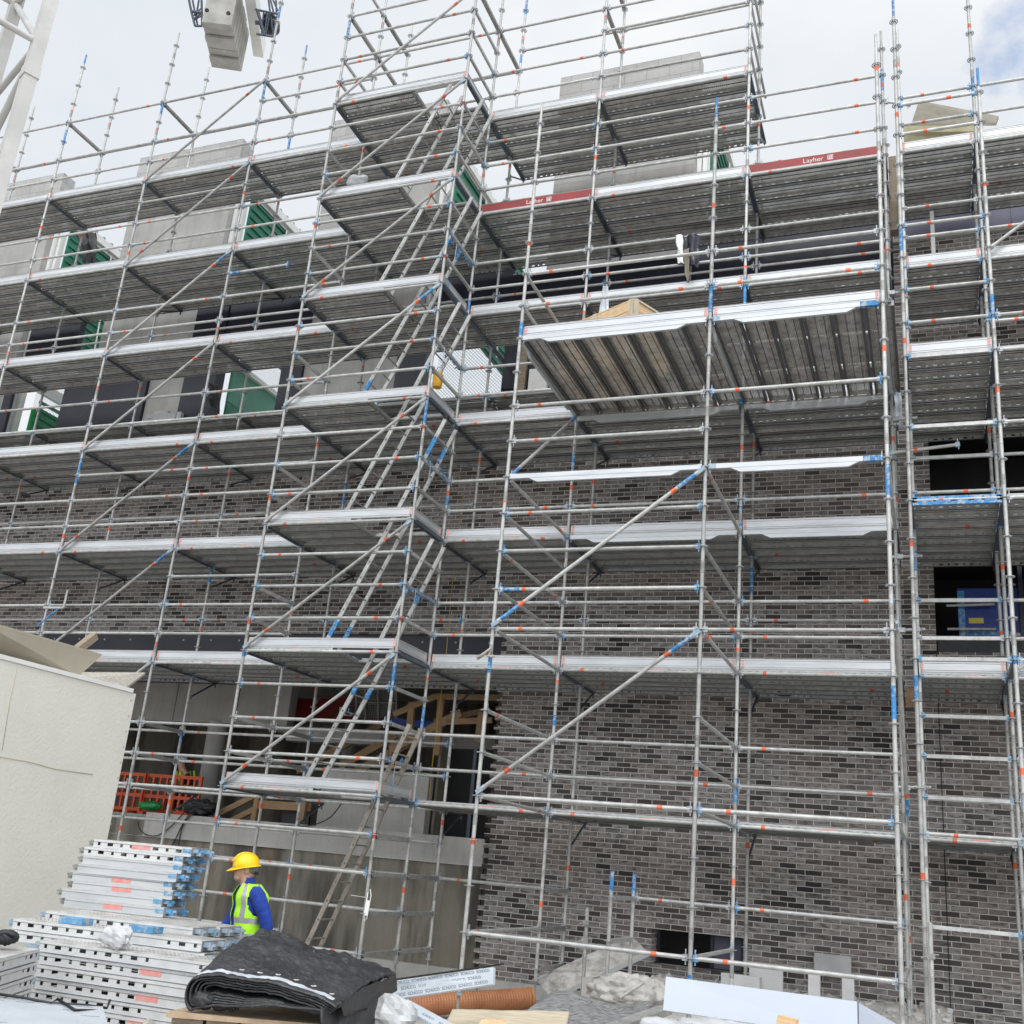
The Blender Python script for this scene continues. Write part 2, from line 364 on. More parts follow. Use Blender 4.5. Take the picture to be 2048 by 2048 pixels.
# ------------------------------------------------------------------ scaffold members
GZ=-1.05
ME={}
def ledger_me(L,var):
    key=('led',round(L,2),var)
    if key in ME: return ME[key]
    b=MB(); r=.0242
    b.tube((.05,0,0),(L-.05,0,0),r,'galv',9)
    hm='claw_blue' if var&4 else ('blue_faded' if var&16 else 'cast')
    for x0,s in((0,1),(L,-1)):
        b.box((x0+s*.028 if s>0 else x0-.085,-.02,-.032),(x0+.085 if s>0 else x0-.028,.02,.032),hm)
        b.box((x0+s*.05-.006,-.012,-.07),(x0+s*.05+.006,.012,.085),hm)
    if var&1: b.tube((.34,0,0),(.39,0,0),r+.0018,'orange_band',9,caps=False)
    if var&2: b.tube((L-.42,0,0),(L-.36,0,0),r+.0018,'orange_band',9,caps=False)
    if var&8: b.tube((.085,0,0),(.31,0,0),r+.0012,'blue_paint',9,caps=False)
    ME[key]=b.mesh('ledger'); return ME[key]
def beam_me(L,kind,var=0):
    key=(kind,round(L,2),var)
    if key in ME: return ME[key]
    b=MB()
    if kind=='u':          # U-section transom that carries the decks
        b.box((.04,-.033,-.034),(L-.04,.033,.020),'dark_steel' if var else 'galv_old')  # dark version under decks: their shade is put into the transom colour
        for x in (.03,L-.09): b.box((x,-.022,-.050),(x+.06,.022,.03),'blue_faded' if random.random()<.3 else 'dark_steel')
        b.box((.05,-.005,-.075),(.062,.005,.08),'cast'); b.box((L-.062,-.005,-.075),(L-.05,.005,.08),'cast')
    elif kind=='ledu':     # light flat guard beam
        b.box((.04,-.020,-.023),(L-.04,.020,.023),'galv')
        for x in (.035,L-.075): b.box((x,-.024,-.035),(x+.04,.024,.04),'claw_blue' if var else 'cast')
    elif kind=='rein':     # reinforced ledger: tube with a deeper tapered flange below
        b.box((.04,-.024,-.028),(L-.04,.024,.032),'alu')
        hm='blue_paint' if var else 'alu'
        b.box((.04,-.0262,-.030),(.13,.0262,.034),'blue_faded' if var else 'alu'); b.box((L-.26 if var else L-.1,-.0262,-.030),(L-.04,.0262,.034),hm)
        a=.30;c=.42
        b.hexa([(c,-.02,-.085),(L-c,-.02,-.085),(L-c,.02,-.085),(c,.02,-.085)],[(a,-.02,-.0285),(L-a,-.02,-.0285),(L-a,.02,-.0285),(a,.02,-.0285)],'alu')
        b.box((.05,-.005,-.075),(.062,.005,.09),'cast'); b.box((L-.062,-.005,-.075),(L-.05,.005,.09),'cast')
    ME[key]=b.mesh(kind); return ME[key]
def frame(p,q):
    p=Vector(p);q=Vector(q);x=(q-p).normalized(); z=Vector((0,0,1)); z=(z-x*z.dot(x))
    if z.length<1e-3: z=Vector((0,1,0))
    z.normalize(); y=z.cross(x); M=Matrix((( x.x,y.x,z.x),(x.y,y.y,z.y),(x.z,y.z,z.z))).to_4x4(); M.translation=p; return M
rr=random.Random(11)
def rail(S,p,q,name='guard_rail',var=None,label=None):
    p=Vector(p);q=Vector(q);L=(q-p).length
    if var is None:
        var=rr.choice([0,1,1,2,0,0,1|16,2,1,16,1,3,2|4,0,1,0,1|4,0,2,2|16,0,1|16])
        if L<1.3: var=rr.choice([0,0,1,16,0,4])
    S.put(name,ledger_me(L,var),frame(p,q),label=label)
def brace(S,p,q,blue=0):
    p=Vector(p);q=Vector(q);L=(q-p).length; key=('br',round(L,2),blue)
    if key not in ME:
        b=MB(); r=.0242
        b.tube((.09,0,0),(L-.09,0,0),r,'galv',9)
        for x0,s in((0,1),(L,-1)):
            b.box((min(x0,x0+s*.13),-.012,-.026),(max(x0,x0+s*.13),.012,.026),'blue_faded' if blue else 'cast')
        b.tube((.42,0,0),(.5,0,0),r+.0018,'orange_band',9,caps=False) if blue&2 else None
        b.tube((L-.5,0,0),(L-.43,0,0),r+.0018,'orange_band',9,caps=False)
        if blue&1: b.tube((L-.40,0,0),(L-.14,0,0),r+.0012,'blue_paint',9,caps=False)
        if blue&4: b.tube((.14,0,0),(.42,0,0),r+.0012,'blue_paint',9,caps=False)
        ME[key]=b.mesh('diagonal_brace')
    S.put('diagonal_brace',ME[key],frame(p,q))
def rosette(b,c,m='cast'):
    b.ring(c,.052,.061,.009,m,14); b.ring(c,.0235,.034,.009,m,10)
    for i in range(8):
        t=math.pi/8+2*math.pi*i/8; d=Vector((math.cos(t),math.sin(t),0)); n=Vector((-d.y,d.x,0))*.005; c=Vector(c)
        a=c+d*.032; e=c+d*.054; h=Vector((0,0,.0042))
        b.hexa([a-n-h,e-n-h,e+n-h,a+n-h],[a-n+h,e-n+h,e+n+h,a+n+h],m)
def standard(S,x,y,ktop,z0=None,off=0,blue=(),bands=None,spigot=.36,tip='galv',name='standard',kb=-1,lean=0):
    b=MB(); z0=GZ if z0 is None else z0; zt=ktop*.5
    zb=kb*.5-.12
    b.tube((x,y,zb),(x,y,zt+.09),.02415,'galv',10)
    b.tube((x,y,zt+.09),(x,y,zt+spigot),.0190,tip,8)
    if z0<zb:
        b.tube((x,y,z0+.01),(x,y,zb),.017,'galv_old',8); b.box((x-.07,y-.07,z0),(x+.07,y+.07,z0+.012),'galv_old')
        b.ring((x,y,zb-.02),.018,.045,.03,'cast',8)
    for k in range(kb,ktop+1): rosette(b,(x,y,k*.5))
    for k in range(kb,ktop):
        if (k+off)%4==0: b.tube((x,y,k*.5+.17),(x,y,k*.5+.30),.0268,'galv_old',10)
    if bands is None: bands=[k*.5+.27 for k in range(kb,ktop) if (k+off)%6==2]
    for z in bands: b.tube((x,y,z),(x,y,z+.075),.0262,'orange_band',10,caps=False)
    for a,c in blue: b.tube((x,y,a),(x,y,c),.0256,'blue_paint',10,caps=False)
    base=Vector((x,y,z0)); S.put(name,b.shift(base).mesh('standard'),Matrix.Translation(base))
PW,PP=.335,.365
def deck_me(L,n,claw,lip='lip_slots'):
    key=('deck',round(L,2),n,claw,lip)
    if key in ME: return ME[key]
    b=MB(); e=.035
    for i in range(n):
        y=.015+i*PP; y1=y+PW
        b.box((e,y,-.0012),(L-e,y1,0),'plate_perf')
        for yy in (y,y1-.0015): b.box((e,yy,-.076),(L-e,yy+.0015,-.0012),lip)
        fl='lip_shaded'
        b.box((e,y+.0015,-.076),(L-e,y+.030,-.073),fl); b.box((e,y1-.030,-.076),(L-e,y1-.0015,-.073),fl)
        for yy in (y+.105,y+.21): b.box((e,yy,-.012),(L-e,yy+.006,-.0012),'lip_shaded')
        for x0 in (e,L-e-.02):
            b.box((x0,y+.003,-.070),(x0+.006,y1-.003,-.0012),'galv_old')
        for x0,s in((e,-1),(L-e,1)):
            for yy in (y+.035,y+.215):
                m='blue_faded' if claw and rr.random()<.35 else 'dark_steel'
                b.box((min(x0,x0+s*.03),yy,-.040),(max(x0,x0+s*.03),yy+.05,-.004),m)
    if n==1: b.box((L*.42,.0065,-.060),(L*.42+.22,.0085,-.02),'red_mark')
    else: b.box((L*.52,.0065,-.060),(L*.52+.2,.0085,-.02),'red_mark')
    ME[key]=b.mesh('deck'); return ME[key]
def deck(S,x0,x1,y,k,n=3,name='deck',claw=None,label=None):
    S.put(name,deck_me(x1-x0,n,rr.random()<.6 if claw is None else claw),Matrix.Translation((x0,y,k*.5+.055)),label=label)
def deck_y(S,x,y0,y1,z,n,name='deck'):
    T=Matrix.Translation((x,y0,z))@Matrix.Rotation(R(90),4,'Z')@Matrix.Translation((0,-n*PP,0))
    S.put(name,deck_me(y1-y0,n,False,'lip_shaded'),T)
def toe_me(L,kind):
    key=('toe',round(L,2),kind)
    if key in ME: return ME[key]
    b=MB(); m='red_board' if kind=='red' else 'alu'
    b.box((.03,-.010,.0),(L-.03,.010,.15),m)
    if kind!='red':
        for z in (.004,.028,.118,.142): b.box((.03,-.0135,z),(L-.03,-.0101,z+.005),'galv_old')
        for x in (.045,L-.09): 
            b.box((x,-.0125,.01),(x+.045,-.0101,.14),'print_white')
            for j in range(6): b.box((x+.005,-.0145,.016+j*.021),(x+.04,-.0126,.016+j*.021+.012),'red_mark')
        if kind=='b': b.box((.03,-.012,.0),(.3,-.0101,.15),'blue_faded')
    ME[key]=b.mesh('toe_board'); return ME[key]
def toe(S,p,q,k,kind='a',label=None):
    T=frame((p[0],p[1],k*.5+.058),(q[0],q[1],k*.5+.058)); S.put('toe_board',toe_me((Vector(q)-Vector(p)).length,kind),T,label=label)
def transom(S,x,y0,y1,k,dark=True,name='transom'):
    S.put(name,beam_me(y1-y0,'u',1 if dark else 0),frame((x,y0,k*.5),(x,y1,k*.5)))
def bracket(S,x,y,k,w=.73):
    key=('brk',w)
    if key not in ME:
        b=MB(); b.box((-.025,.03,-.028),(.025,w,.02),'dark_steel'); b.tube((0,w-.05,-.03),(0,.03,-.40),.016,'dark_steel',6)
        b.box((-.02,.02,-.43),(.02,.07,-.36),'cast'); b.tube((0,w-.03,-.10),(0,w-.03,.05),.016,'dark_steel',6)
        ME[key]=b.mesh('bracket')
    S.put('bracket',ME[key],Matrix.Translation((x,y,k*.5)))
def coupler(b,c,m='cast'):
    c=Vector(c); b.box(c-Vector((.04,.04,.03)),c+Vector((.04,.04,.03)),m); b.tube(c+Vector((-.06,0,0)),c+Vector((.08,0,.02)),.009,m,6)
Y0,Y1,Y2,YT=2.57,3.66,4.02,1.48
# ============================================================ left run
SL=Scaf('galvanised scaffold run across the left half of the facade','scaffolding',(-13,3.1,GZ))
xs=[-22.63,-20.06,-17.49,-14.92,-12.35,-9.78,-7.21,-4.64]
blues={-14.92:[(14.9,15.3)],-12.35:[(6.85,7.35),(15.2,15.5)],-9.78:[(15.05,15.45),(17.1,17.4)],-7.21:[(8.1,8.3)],-4.64:[(9.6,9.8),(6.1,6.3),(2.5,2.9)]}
for x in xs:
    standard(S=SL,x=x,y=Y0,ktop=34 if x not in(-7.21,-4.64,-9.78) else 36,off=int(-x*10)%4,blue=blues.get(x,()),tip='blue_paint' if x in(-14.92,) else 'galv',z0=GZ)
    standard(S=SL,x=x,y=Y1,ktop=34,off=int(-x*7)%4,blue={-9.78:[(2.1,2.5),(5.2,5.5),(14.6,15.0)],-7.21:[(6.6,7.0)],-4.64:[(16.9,17.3),(15.7,15.9)]}.get(x,()),tip='blue_paint' if x in(-9.78,-4.64) else 'galv',z0=GZ)
for a,c in zip(xs[:-1],xs[1:]):
    tower=(a==-7.21)
    for k in range(7,28,4):
        deck(SL,a,c,Y0,k,3); 
        if k in(7,11,15,23): deck(SL,a,c,Y1,k,2,name='bracket_deck')
        if k==15 and a>-18: deck(SL,a,c,Y1,17,2,name='bracket_deck')
        if not tower: toe(SL,(a,Y0+.035),(c,Y0+.035),k)
    for k in range(3,32,4):
        if k<31:
            rail(SL,(a,Y0,k*.5),(c,Y0,k*.5),'ledger'); rail(SL,(a,Y1,k*.5),(c,Y1,k*.5),'inner_ledger')
        if k<31:
            if not tower or k==3:
                for j in (1,2): rail(SL,(a,Y0,(k+j)*.5),(c,Y0,(k+j)*.5))
                if a==-9.78 and k in(7,11,27) or a==-12.35 and k in(11,23): rail(SL,(a,Y0,(k+3)*.5),(c,Y0,(k+3)*.5))
            if tower and k==27:
                for j in (1,2): rail(SL,(a,Y0,(k+j)*.5),(c,Y0,(k+j)*.5))
            rail(SL,(a,Y1,(k+2)*.5),(c,Y1,(k+2)*.5),'inner_rail')
            if k in (3,15,19,23): rail(SL,(a,Y1,(k+1)*.5),(c,Y1,(k+1)*.5),'inner_rail')
    rail(SL,(a,Y0,15.5),(c,Y0,15.5),'ledger'); rail(SL,(a,Y1,15.5),(c,Y1,15.5),'inner_ledger',var=0); rail(SL,(a,Y1,15.0),(c,Y1,15.0),'inner_rail',var=0)
    rail(SL,(a,Y1,1.0),(c,Y1,1.0),'inner_rail')
for x in xs[:-1]:
    for k in range(3,32,4):
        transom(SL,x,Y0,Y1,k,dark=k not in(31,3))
        if k in(3,7,11,15,23): bracket(SL,x,Y1,k)
    bracket(SL,x,Y1,17)
for k in range(3,31,4): brace(SL,(-12.35,Y0-.04,k*.5),(-9.78,Y0-.04,k*.5+2),[0,1,3,0,1,2,0][(k//4)%7])
for k in (3,): pass
rail(SL,(-9.78,Y0,0),(-7.21,Y0,0)); rail(SL,(-7.21,Y0,0),(-4.64,Y0,0)); rail(SL,(-9.78,Y1,-.5),(-7.21,Y1,-.5),'inner_rail')
rail(SL,(-9.78,Y1,.5),(-7.21,Y1,.5),'inner_rail');rail(SL,(-7.21,Y1,.5),(-4.64,Y1,.5),'inner_rail')
for x in(-9.78,-7.21):
    for k in (4,5): transom(SL,x,Y0,Y1,k,dark=False,name='side_guard')
# loose tube ends hooked on the run
rail(SL,(-9.78,Y0,11.0),(-8.42,Y0,11.02),'loose_ledger',var=4|8)
b=MB(); b.tube((-12.3,2.45,4.42),(-11.85,2.45,4.42),.024,'galv',8); b.tube((-11.85,2.45,4.42),(-11.85,2.45,4.75),.02,'galv',8); b.tube((-12.35,2.45,4.1),(-11.97,2.45,4.4),.018,'blue_paint',6)
S_=b; me=b.mesh('side_bracket'); SL.put('side_bracket',me,Matrix.Identity(4))
# ============================================================ ladder tower
ST_=Scaf('tall access tower with ladders inside, standing forward of the long scaffold','scaffold tower',(-5.9,2.0,GZ),'ladder_tower')
TX0,TX1=-7.21,-4.64
bl={TX0:[(15.0,15.4),(3.4,3.5)],TX1:[(7.05,7.45),(2.95,3.35)]}
for x in (TX0,TX1): standard(ST_,x,YT,38 if x==TX0 else 37,off=1 if x==TX0 else 3,blue=bl[x],bands=[.95+2.0*j*1.5 for j in range(6)] if x==TX1 else [1.0,3.9,5.9,8.9,10.9,13.9,16.9])
for k in range(3,28,4):
    top=k*.5
    # short decks leave the ladder hatch open on the right
    deck(ST_,TX0,TX0+1.55,YT,k,3,claw=True)
    deck(ST_,TX0+1.57,TX1,YT+2*PP-.0,k,1,name='hatch_side_deck')
    toe(ST_,(TX0,YT+.035),(TX1,YT+.035),k)
    toe(ST_,(TX1-.03,YT+.02),(TX1-.03,Y0-.02),k,'b' if k in(19,) else 'a')
    rail(ST_,(TX0,YT,top),(TX1,YT,top),'ledger',var=[1|4,2,1,2,1,2,1][k//4])
    b=MB(); 
    for xx in (TX0+1.56,):
        b.box((xx-.02,YT+.03,top-.03),(xx+.02,Y0-.03,top+.02),'galv_old')
    b.tube((TX0+1.56,YT+PP*2-.01,top),(TX1,YT+PP*2-.01,top),.022,'galv',6)
    base=Vector((TX0+1.56,YT,top)); ST_.put('hatch_frame',b.shift(base).mesh('hatch_frame'),Matrix.Translation(base))
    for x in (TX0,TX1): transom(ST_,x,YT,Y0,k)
    for j in (1,2,3): rail(ST_,(TX0,YT,top+.5*j),(TX1,YT,top+.5*j),var=rr.choice([0,1,2,1|4,2|4]))
    for x in (TX0,TX1):
        for j in ((1,2) if x==TX0 else (1,2,3)):
            if k==15 and j==3: continue
            ST_.put('side_guard',beam_me(Y0-YT,'ledu',1 if (x==TX1 and j==2) else 0),frame((x,YT,top+.5*j),(x,Y0,top+.5*j)))
    brace(ST_,(TX0,YT-.04,top+.03),(TX1,YT-.04,top+2.0-.03),[2,2,0,1,2,2,0][k//4])
rail(ST_,(TX0,YT,15.5),(TX1,YT,15.5)); rail(ST_,(TX0,YT,1.0),(TX1,YT,1.0),var=1|4);rail(ST_,(TX0,YT,16.5),(TX1,YT,16.5)); rail(ST_,(TX0,YT,-.5),(TX1,YT,-.5),var=2)
rail(ST_,(TX0,YT,17.0),(TX1,YT,17.0)); rail(ST_,(TX0,YT,0.5),(TX1,YT,0.5),var=1|4)
for x in (TX0,TX1):
    for k in (-1,0,1,2) if x==TX1 else (31,):
        transom(ST_,x,YT,Y0,k,False,'side_guard')
        if x==TX1 and k<2: transom(ST_,x,Y0,Y1,k,False,'side_guard')
transom(ST_,TX1,YT,Y0,31,False,'side_guard'); transom(ST_,TX1,Y0,Y1,31,False,'side_guard'); transom(ST_,TX0,Y0,Y1,33,False,'side_guard')
ST_.put('side_guard',beam_me(Y0-YT,'ledu',0),frame((TX0,YT,16.5),(TX0,Y0,16.5)))
SL.done()
def ladder(p0,p1,w,label,m='galv',rung='galv_old',blue=(),cap=False,n=None,group='ladders in the access tower'):
    p0=Vector(p0);p1=Vector(p1);d=(p1-p0); L=d.length; t=thing('ladder',label,'ladder',p0,group)
    for s in(0,1):
        b=MB(); o=Vector((0,w*s,0)); a=p0+o; c=p1+o
        T=frame(a,c); q=MB(); q.box((0,-.014,-.032),(L,.014,.032),m)
        for (u,v) in blue: q.box((u,-.0155,-.0335),(v,.0155,.0335),'blue_paint')
        if cap: q.box((L-.05,-.02,-.038),(L+.02,.02,.038),'black')
        for i in range(int(L/.27)): q.tube((.15+i*.27,-.0165 ,0),(.15+i*.27,.0165,0),.014,'dark_steel',6)
        b.merge(q,T); part('side_rail',b,t)
    n=int(L/.27)
    for i in range(n):
        b=MB(); c=p0+d*((.15+i*.27)/L); b.tube(c+Vector((0,.015,0)),c+Vector((0,w-.015,0)),.013,rung,6); part('rung',b,t)
ord_=['lowest','second','third','fourth','fifth','sixth']
for i,k in enumerate(range(3,24,4)):
    z=k*.5+.06
    ladder((-6.02,1.72,z),(-5.02,1.72,z+2.2),.42,f'{ord_[i]} ladder from the bottom in the left-hand flight of the access tower','ladder' and 'galv',blue=[(.25,.5)] if k in(7,15) else ([(1.5,1.66)] if k==3 else ()))
    if k>3:
        ladder((-5.16,1.78,z+.0),(-4.42,1.78,z+1.72),.42,f'{ord_[i-1]} ladder from the bottom in the right-hand flight of the access tower',blue=[(.9,1.05)] if k in (7,19) else ([(1.2,1.5)] if k==11 else ()),cap=(k==11))
ladder((-5.80,1.72,GZ),(-4.42,1.72,2.52),.40,'long weathered grey-brown ladder leaning from the ground to the first tower deck','ladder_wood','ladder_wood',group=None)
ST_.done()
# ============================================================ right run
SR=Scaf('scaffold run behind the loading bay, with red toe boards near its top','scaffolding',(-1.2,3.1,GZ))
xr=[-4.64,-2.57,0,2.07]
blR={-2.57:[(6.6,6.85),(2.7,2.85)],0:[(5.6,5.9),(9.2,9.65),(1.8,2.1)],2.07:[(12.7,13.1)]}
for x in xr[1:]:
    standard(SR,x,Y0,36 if x<2 else 27,off=int(abs(x)*10)%4+1,blue=blR[x],tip='blue_paint' if x==0 else 'galv')
    standard(SR,x,Y1,34 if x<2 else 25,off=int(abs(x)*7)%4,blue={0:[(4.9,5.3),(4.2,4.4)],-2.57:[(8.6,8.9)]}.get(x,()))
for a,c in zip(xr[:-1],xr[1:]):
    for k in range(3,28,4):
        if k==27 and a==0: continue
        deck(SR,a,c,Y0,k,3); 
        if k!=19: deck(SR,a,c,Y1,k,2 if k>3 else 1,name='bracket_deck')
        if k==15 and a==-4.64: deck(SR,a,c,Y1,17,2,name='bracket_deck')
        if k>3: toe(SR,(a,Y0+.035),(c,Y0+.035),k,'red' if (k==23 and a!=-2.57) else 'a')
        (rail(SR,(a,Y0,k*.5),(c,Y0,k*.5),'ledger') if not(k in(11,) and a>-4) else SR.put('ledger',beam_me(c-a,'rein',0),frame((a,Y0,k*.5),(c,Y0,k*.5))))
        rail(SR,(a,Y1,k*.5),(c,Y1,k*.5),'inner_ledger')
        for j in (1,2): rail(SR,(a,Y0,(k+j)*.5),(c,Y0,(k+j)*.5))
        if k in (23,): rail(SR,(a,Y0,(k+3)*.5),(c,Y0,(k+3)*.5))
        if k not in(3,11,27): rail(SR,(a,Y1,(k+2)*.5),(c,Y1,(k+2)*.5),'inner_rail')
    if a<0:
        for k in (30,31,33): 
            if not(a==-4.64 and k==30): rail(SR,(a,Y0,k*.5),(c,Y0,k*.5))
        rail(SR,(a,Y1,16.0),(c,Y1,16.0),'inner_rail',var=0); rail(SR,(a,Y1,14.5),(c,Y1,14.5),'inner_rail')
    rail(SR,(a,Y0,.5),(c,Y0,.5)) if a>=0 else None
rail(SR,(-1.3,Y0,.5),(0,Y0,.5)); rail(SR,(-4.64,Y1,.5),(-2.57,Y1,.5),'inner_rail')
for x in xr[1:]:
    for k in range(3,28,4):
        if k==27 and x>1: continue
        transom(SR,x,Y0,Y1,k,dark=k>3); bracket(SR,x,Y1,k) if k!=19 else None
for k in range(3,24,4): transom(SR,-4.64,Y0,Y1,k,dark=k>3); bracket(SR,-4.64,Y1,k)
transom(SR,-4.64,Y0,Y1,27); bracket(SR,-4.64,Y1,27)
for k in (-1,1): transom(SR,-2.57,Y0,Y1,k,False,'side_guard')
transom(SR,-2.57,Y0,Y1,0,False,'side_guard')
for k in (28,29,30,31,32): 
    SR.put('side_guard',beam_me(Y1-Y0,'ledu',0),frame((0,Y0,k*.5),(0,Y1,k*.5)))
for k in(28,29,24,25): 
    q=MB(); q.tube((0,Y1,k*.5),(0,Y1+.75,k*.5),.022,'galv_old',8); base=Vector((0,Y1,k*.5)); SR.put('end_guard',q.shift(base).mesh('end_guard'),Matrix.Translation(base))
for k in (31,33): transom(SR,-2.57,Y0,Y1,k,False,'side_guard')
SR.done()
# ============================================================ loading bay tower
SF=Scaf('loading bay tower with one wide deck carrying a timber crate','scaffold tower',(-.25,1.3,GZ),'loading_bay_tower')
fx=[-2.57,0,2.07]
standard(SF,-2.57,0,22,blue=[(2.95,3.3),(7.55,7.75)],bands=[.95,5.15,8.95],off=2); standard(SF,0,0,21,blue=[(-.52,-.16),(7.6,8.0)],bands=[1.85,6.2,9.15],off=0,tip='blue_paint',spigot=.42)
standard(SF,2.07,0,22,blue=[(2.55,2.9),(5.05,5.42)],bands=[-.72,3.68,6.85,10.9],off=1,spigot=.5)
def fr(a,c,k,var=None,name='guard_rail'): rail(SF,(a,0,k*.5),(c,0,k*.5),name,var)
for k,v in ((0,2),(3,2),(7,1),(8,1|4|8),(9,4),(10,1|4),(12,1),(13,1),(16,2|1),(17,1)): fr(-2.57,0,k,v,'ledger' if k in(0,3,7) else 'guard_rail')
for k,v in ((0,1|4),(3,1|4),(7,1),(13,1|4),(16,3|4),(17,1)): fr(0,2.07,k,v,'ledger' if k in(0,3,7) else 'guard_rail')
for a,c in((-2.57,0),(0,2.07)):
    for k in (11,15):
        SF.put('reinforced_ledger',beam_me(c-a,'rein',1 if (a==0) else 0),frame((a,0,k*.5),(c,0,k*.5)))
    toe(SF,(a,.04),(c,.04),15,'a')
    SF.put('reinforced_ledger',beam_me(c-a,'rein',0),frame((a,Y0-.08,7.5-.09),(c,Y0-.08,7.5-.09)))
deck_y(SF,-2.54,.02,Y0-.03,7.5+.055,7); deck_y(SF,.02,.02,Y0-.03,7.5+.055,6)
brace(SF,(-2.57,-.045,1.53),(0,-.045,3.48),1|2); brace(SF,(-2.57,-.045,3.53),(0,-.045,5.48),1|2|4)
for x in fx:
    for k in (0,3,7,11): rail(SF,(x,0,k*.5),(x,Y0,k*.5),'side_rail')
    for k in (4,5,8,9,10,16,17): 
        if x==-2.57 or (x==0 and k in(4,5,8,9)) or (x>2 and k>15): rail(SF,(x,0,k*.5),(x,Y0,k*.5),'side_rail')
    SF.put('side_beam',beam_me(Y0,'rein',1 if x==0 else 0),frame((x,0,7.5),(x,Y0,7.5)))
    SF.put('toe_board',toe_me(Y0,'a'),frame((x+(.03 if x<0 else -.03),0,7.5+.058),(x+(.03 if x<0 else -.03),Y0,7.558))) if x!=0 else None
brace(SF,(-2.57,.03,5.5),(-2.57,Y0,7.5),1|4)
brace(SF,(2.12,0.03,3.6),(2.12,Y0,1.7),1)
SF.done()
# ============================================================ hoist tower on the right + far right run
SH=Scaf('narrow tower at the right with closely spaced ledgers and stacked short decks','scaffold tower',(2.82,2.4,GZ),'narrow_tower')
hx=[2.28,3.36]
standard(SH,2.28,YT,26,blue=[(9.1,9.48),(3.0,3.3)],bands=[1.0,4.9,7.7,11.3],off=0,tip='blue_paint',spigot=.6); standard(SH,2.31,Y0,27,blue=[(4.9,5.2)],bands=[13.1,9.0,5.8],off=2)
standard(SH,3.36,YT,23,blue=[(3.45,3.55),(7.95,8.3)],bands=[6.9,9.95,2.2,.6],off=1,tip='blue_paint',spigot=.42); standard(SH,3.36,Y0,29,blue=[(12.3,12.7)],bands=[13.6,4.9,3.0],off=3)
for x in hx: standard(SH,x,Y1,23)
def hb(k,y,kind='led',v=None):
    if kind=='led': rail(SH,(2.28,y,k*.5),(3.36,y,k*.5),'ledger',v)
    else: SH.put('guard_beam',beam_me(1.08,'ledu',v or 0),frame((2.28,y,k*.5),(3.36,y,k*.5)))
for k,kd,v in ((3,'led',1|16),(7,'b',1),(11,'led',1|4),(13,'b',1),(15,'b',1),(16,'led',1|4),(17,'led',1|4),(19,'led',1|4),(23,'led',2|4),(22,'led',1)): hb(k,YT,kd,v)
for k,kd,v in ((1,'b',1),(3,'led',1),(4,'b',1),(5,'b',1),(6,'b',1),(7,'led',4),(8,'b',0),(9,'b',1),(11,'led',2|4),(12,'led',2|4),(13,'b',0),(15,'led',0),(19,'led',1|4),(20,'led',1|4),(21,'led',1),(23,'led',0),(24,'led',1|4),(25,'led',1|4)): hb(k,Y0,kd,v)
for k in range(3,24,4):
    deck(SH,2.28,3.36,Y0,k,3,claw=True); deck(SH,2.28,3.36,Y1,k,2,name='bracket_deck',claw=True)
    if k in(11,15): deck(SH,2.28,3.36,YT,k,3,claw=True)
    if k in(7,19,23): toe(SH,(2.28,Y0+.035),(3.36,Y0+.035),k)
    if k==15: toe(SH,(2.28,YT+.035),(3.36,YT+.035),k)
    hb(k,Y1)
    for x in hx: transom(SH,x,Y0,Y1,k); transom(SH,x,YT,Y0,k) if k in(11,15,7) else None; bracket(SH,x,Y1,k)
b=MB(); b.box((2.31,YT-.02,5.435),(3.33,YT+.02,5.545),'blue_paint')
for x in(2.55,2.75,2.95,3.1): b.box((x,YT-.022,5.475),(x+.035 if x in(2.55,3.1) else x+.07,YT-.0201,5.505),'black')
SH.put('edge_plank',b.shift((2.31,YT,5.49)).mesh('edge_plank'),Matrix.Translation((2.31,YT,5.49)))
rail(SH,(2.07,Y0,12.5),(2.5,Y0,12.35),'loose_tube',0); 
for k in (4,8,10,14,18): 
    q=MB(); q.tube((2.0,Y0,k*.5+.1),(2.4,Y0+.02,k*.5+.12),.022,'galv',8); coupler(q,(2.12,Y0,k*.5+.1)); coupler(q,(2.3,Y0,k*.5+.11)); base=Vector((2,Y0,k*.5)); SH.put('tie_tube',q.shift(base).mesh('tie_tube'),Matrix.Translation(base))
rail(SH,(2.0,Y0-.12,6.55),(2.95,Y0-.12,6.63),'loose_tube',1|16)
SH.done()
SX=Scaf('scaffold run at the far right edge of the photo beyond the narrow tower','scaffolding',(6,3.1,GZ))
xx=[3.36,5.93,8.5]
for x in xx[1:]: standard(SX,x,Y0,29); standard(SX,x,Y1,26)
standard(SX,3.52,Y1,12,blue=[(2.4,2.6)],name='standard')
for a,c in zip(xx[:-1],xx[1:]):
    for k in range(3,24,4):
        deck(SX,a,c,Y0,k,3); deck(SX,a,c,Y1,k,2,name='bracket_deck'); rail(SX,(a,Y0,k*.5),(c,Y0,k*.5),'ledger'); rail(SX,(a,Y1,k*.5),(c,Y1,k*.5),'inner_ledger')
        if k>3: toe(SX,(a,Y0+.035),(c,Y0+.035),k)
        for j in(1,2): rail(SX,(a,Y0,(k+j)*.5),(c,Y0,(k+j)*.5))
        for x in(a,c):
            if x>3.4: transom(SX,x,Y0,Y1,k)
brace(SX,(3.40,Y0-.06,3.55),(5.9,Y0-.06,5.5),0); brace(SX,(3.40,Y0-.06,5.55),(5.9,Y0-.06,7.5),0); brace(SX,(3.40,Y0-.06,7.6),(5.9,Y0-.06,9.5),0); brace(SX,(3.40,Y0-.06,9.6),(5.9,Y0-.06,11.5),0)
for k in (11,15): deck(SX,3.36,5.93,YT,k,3)
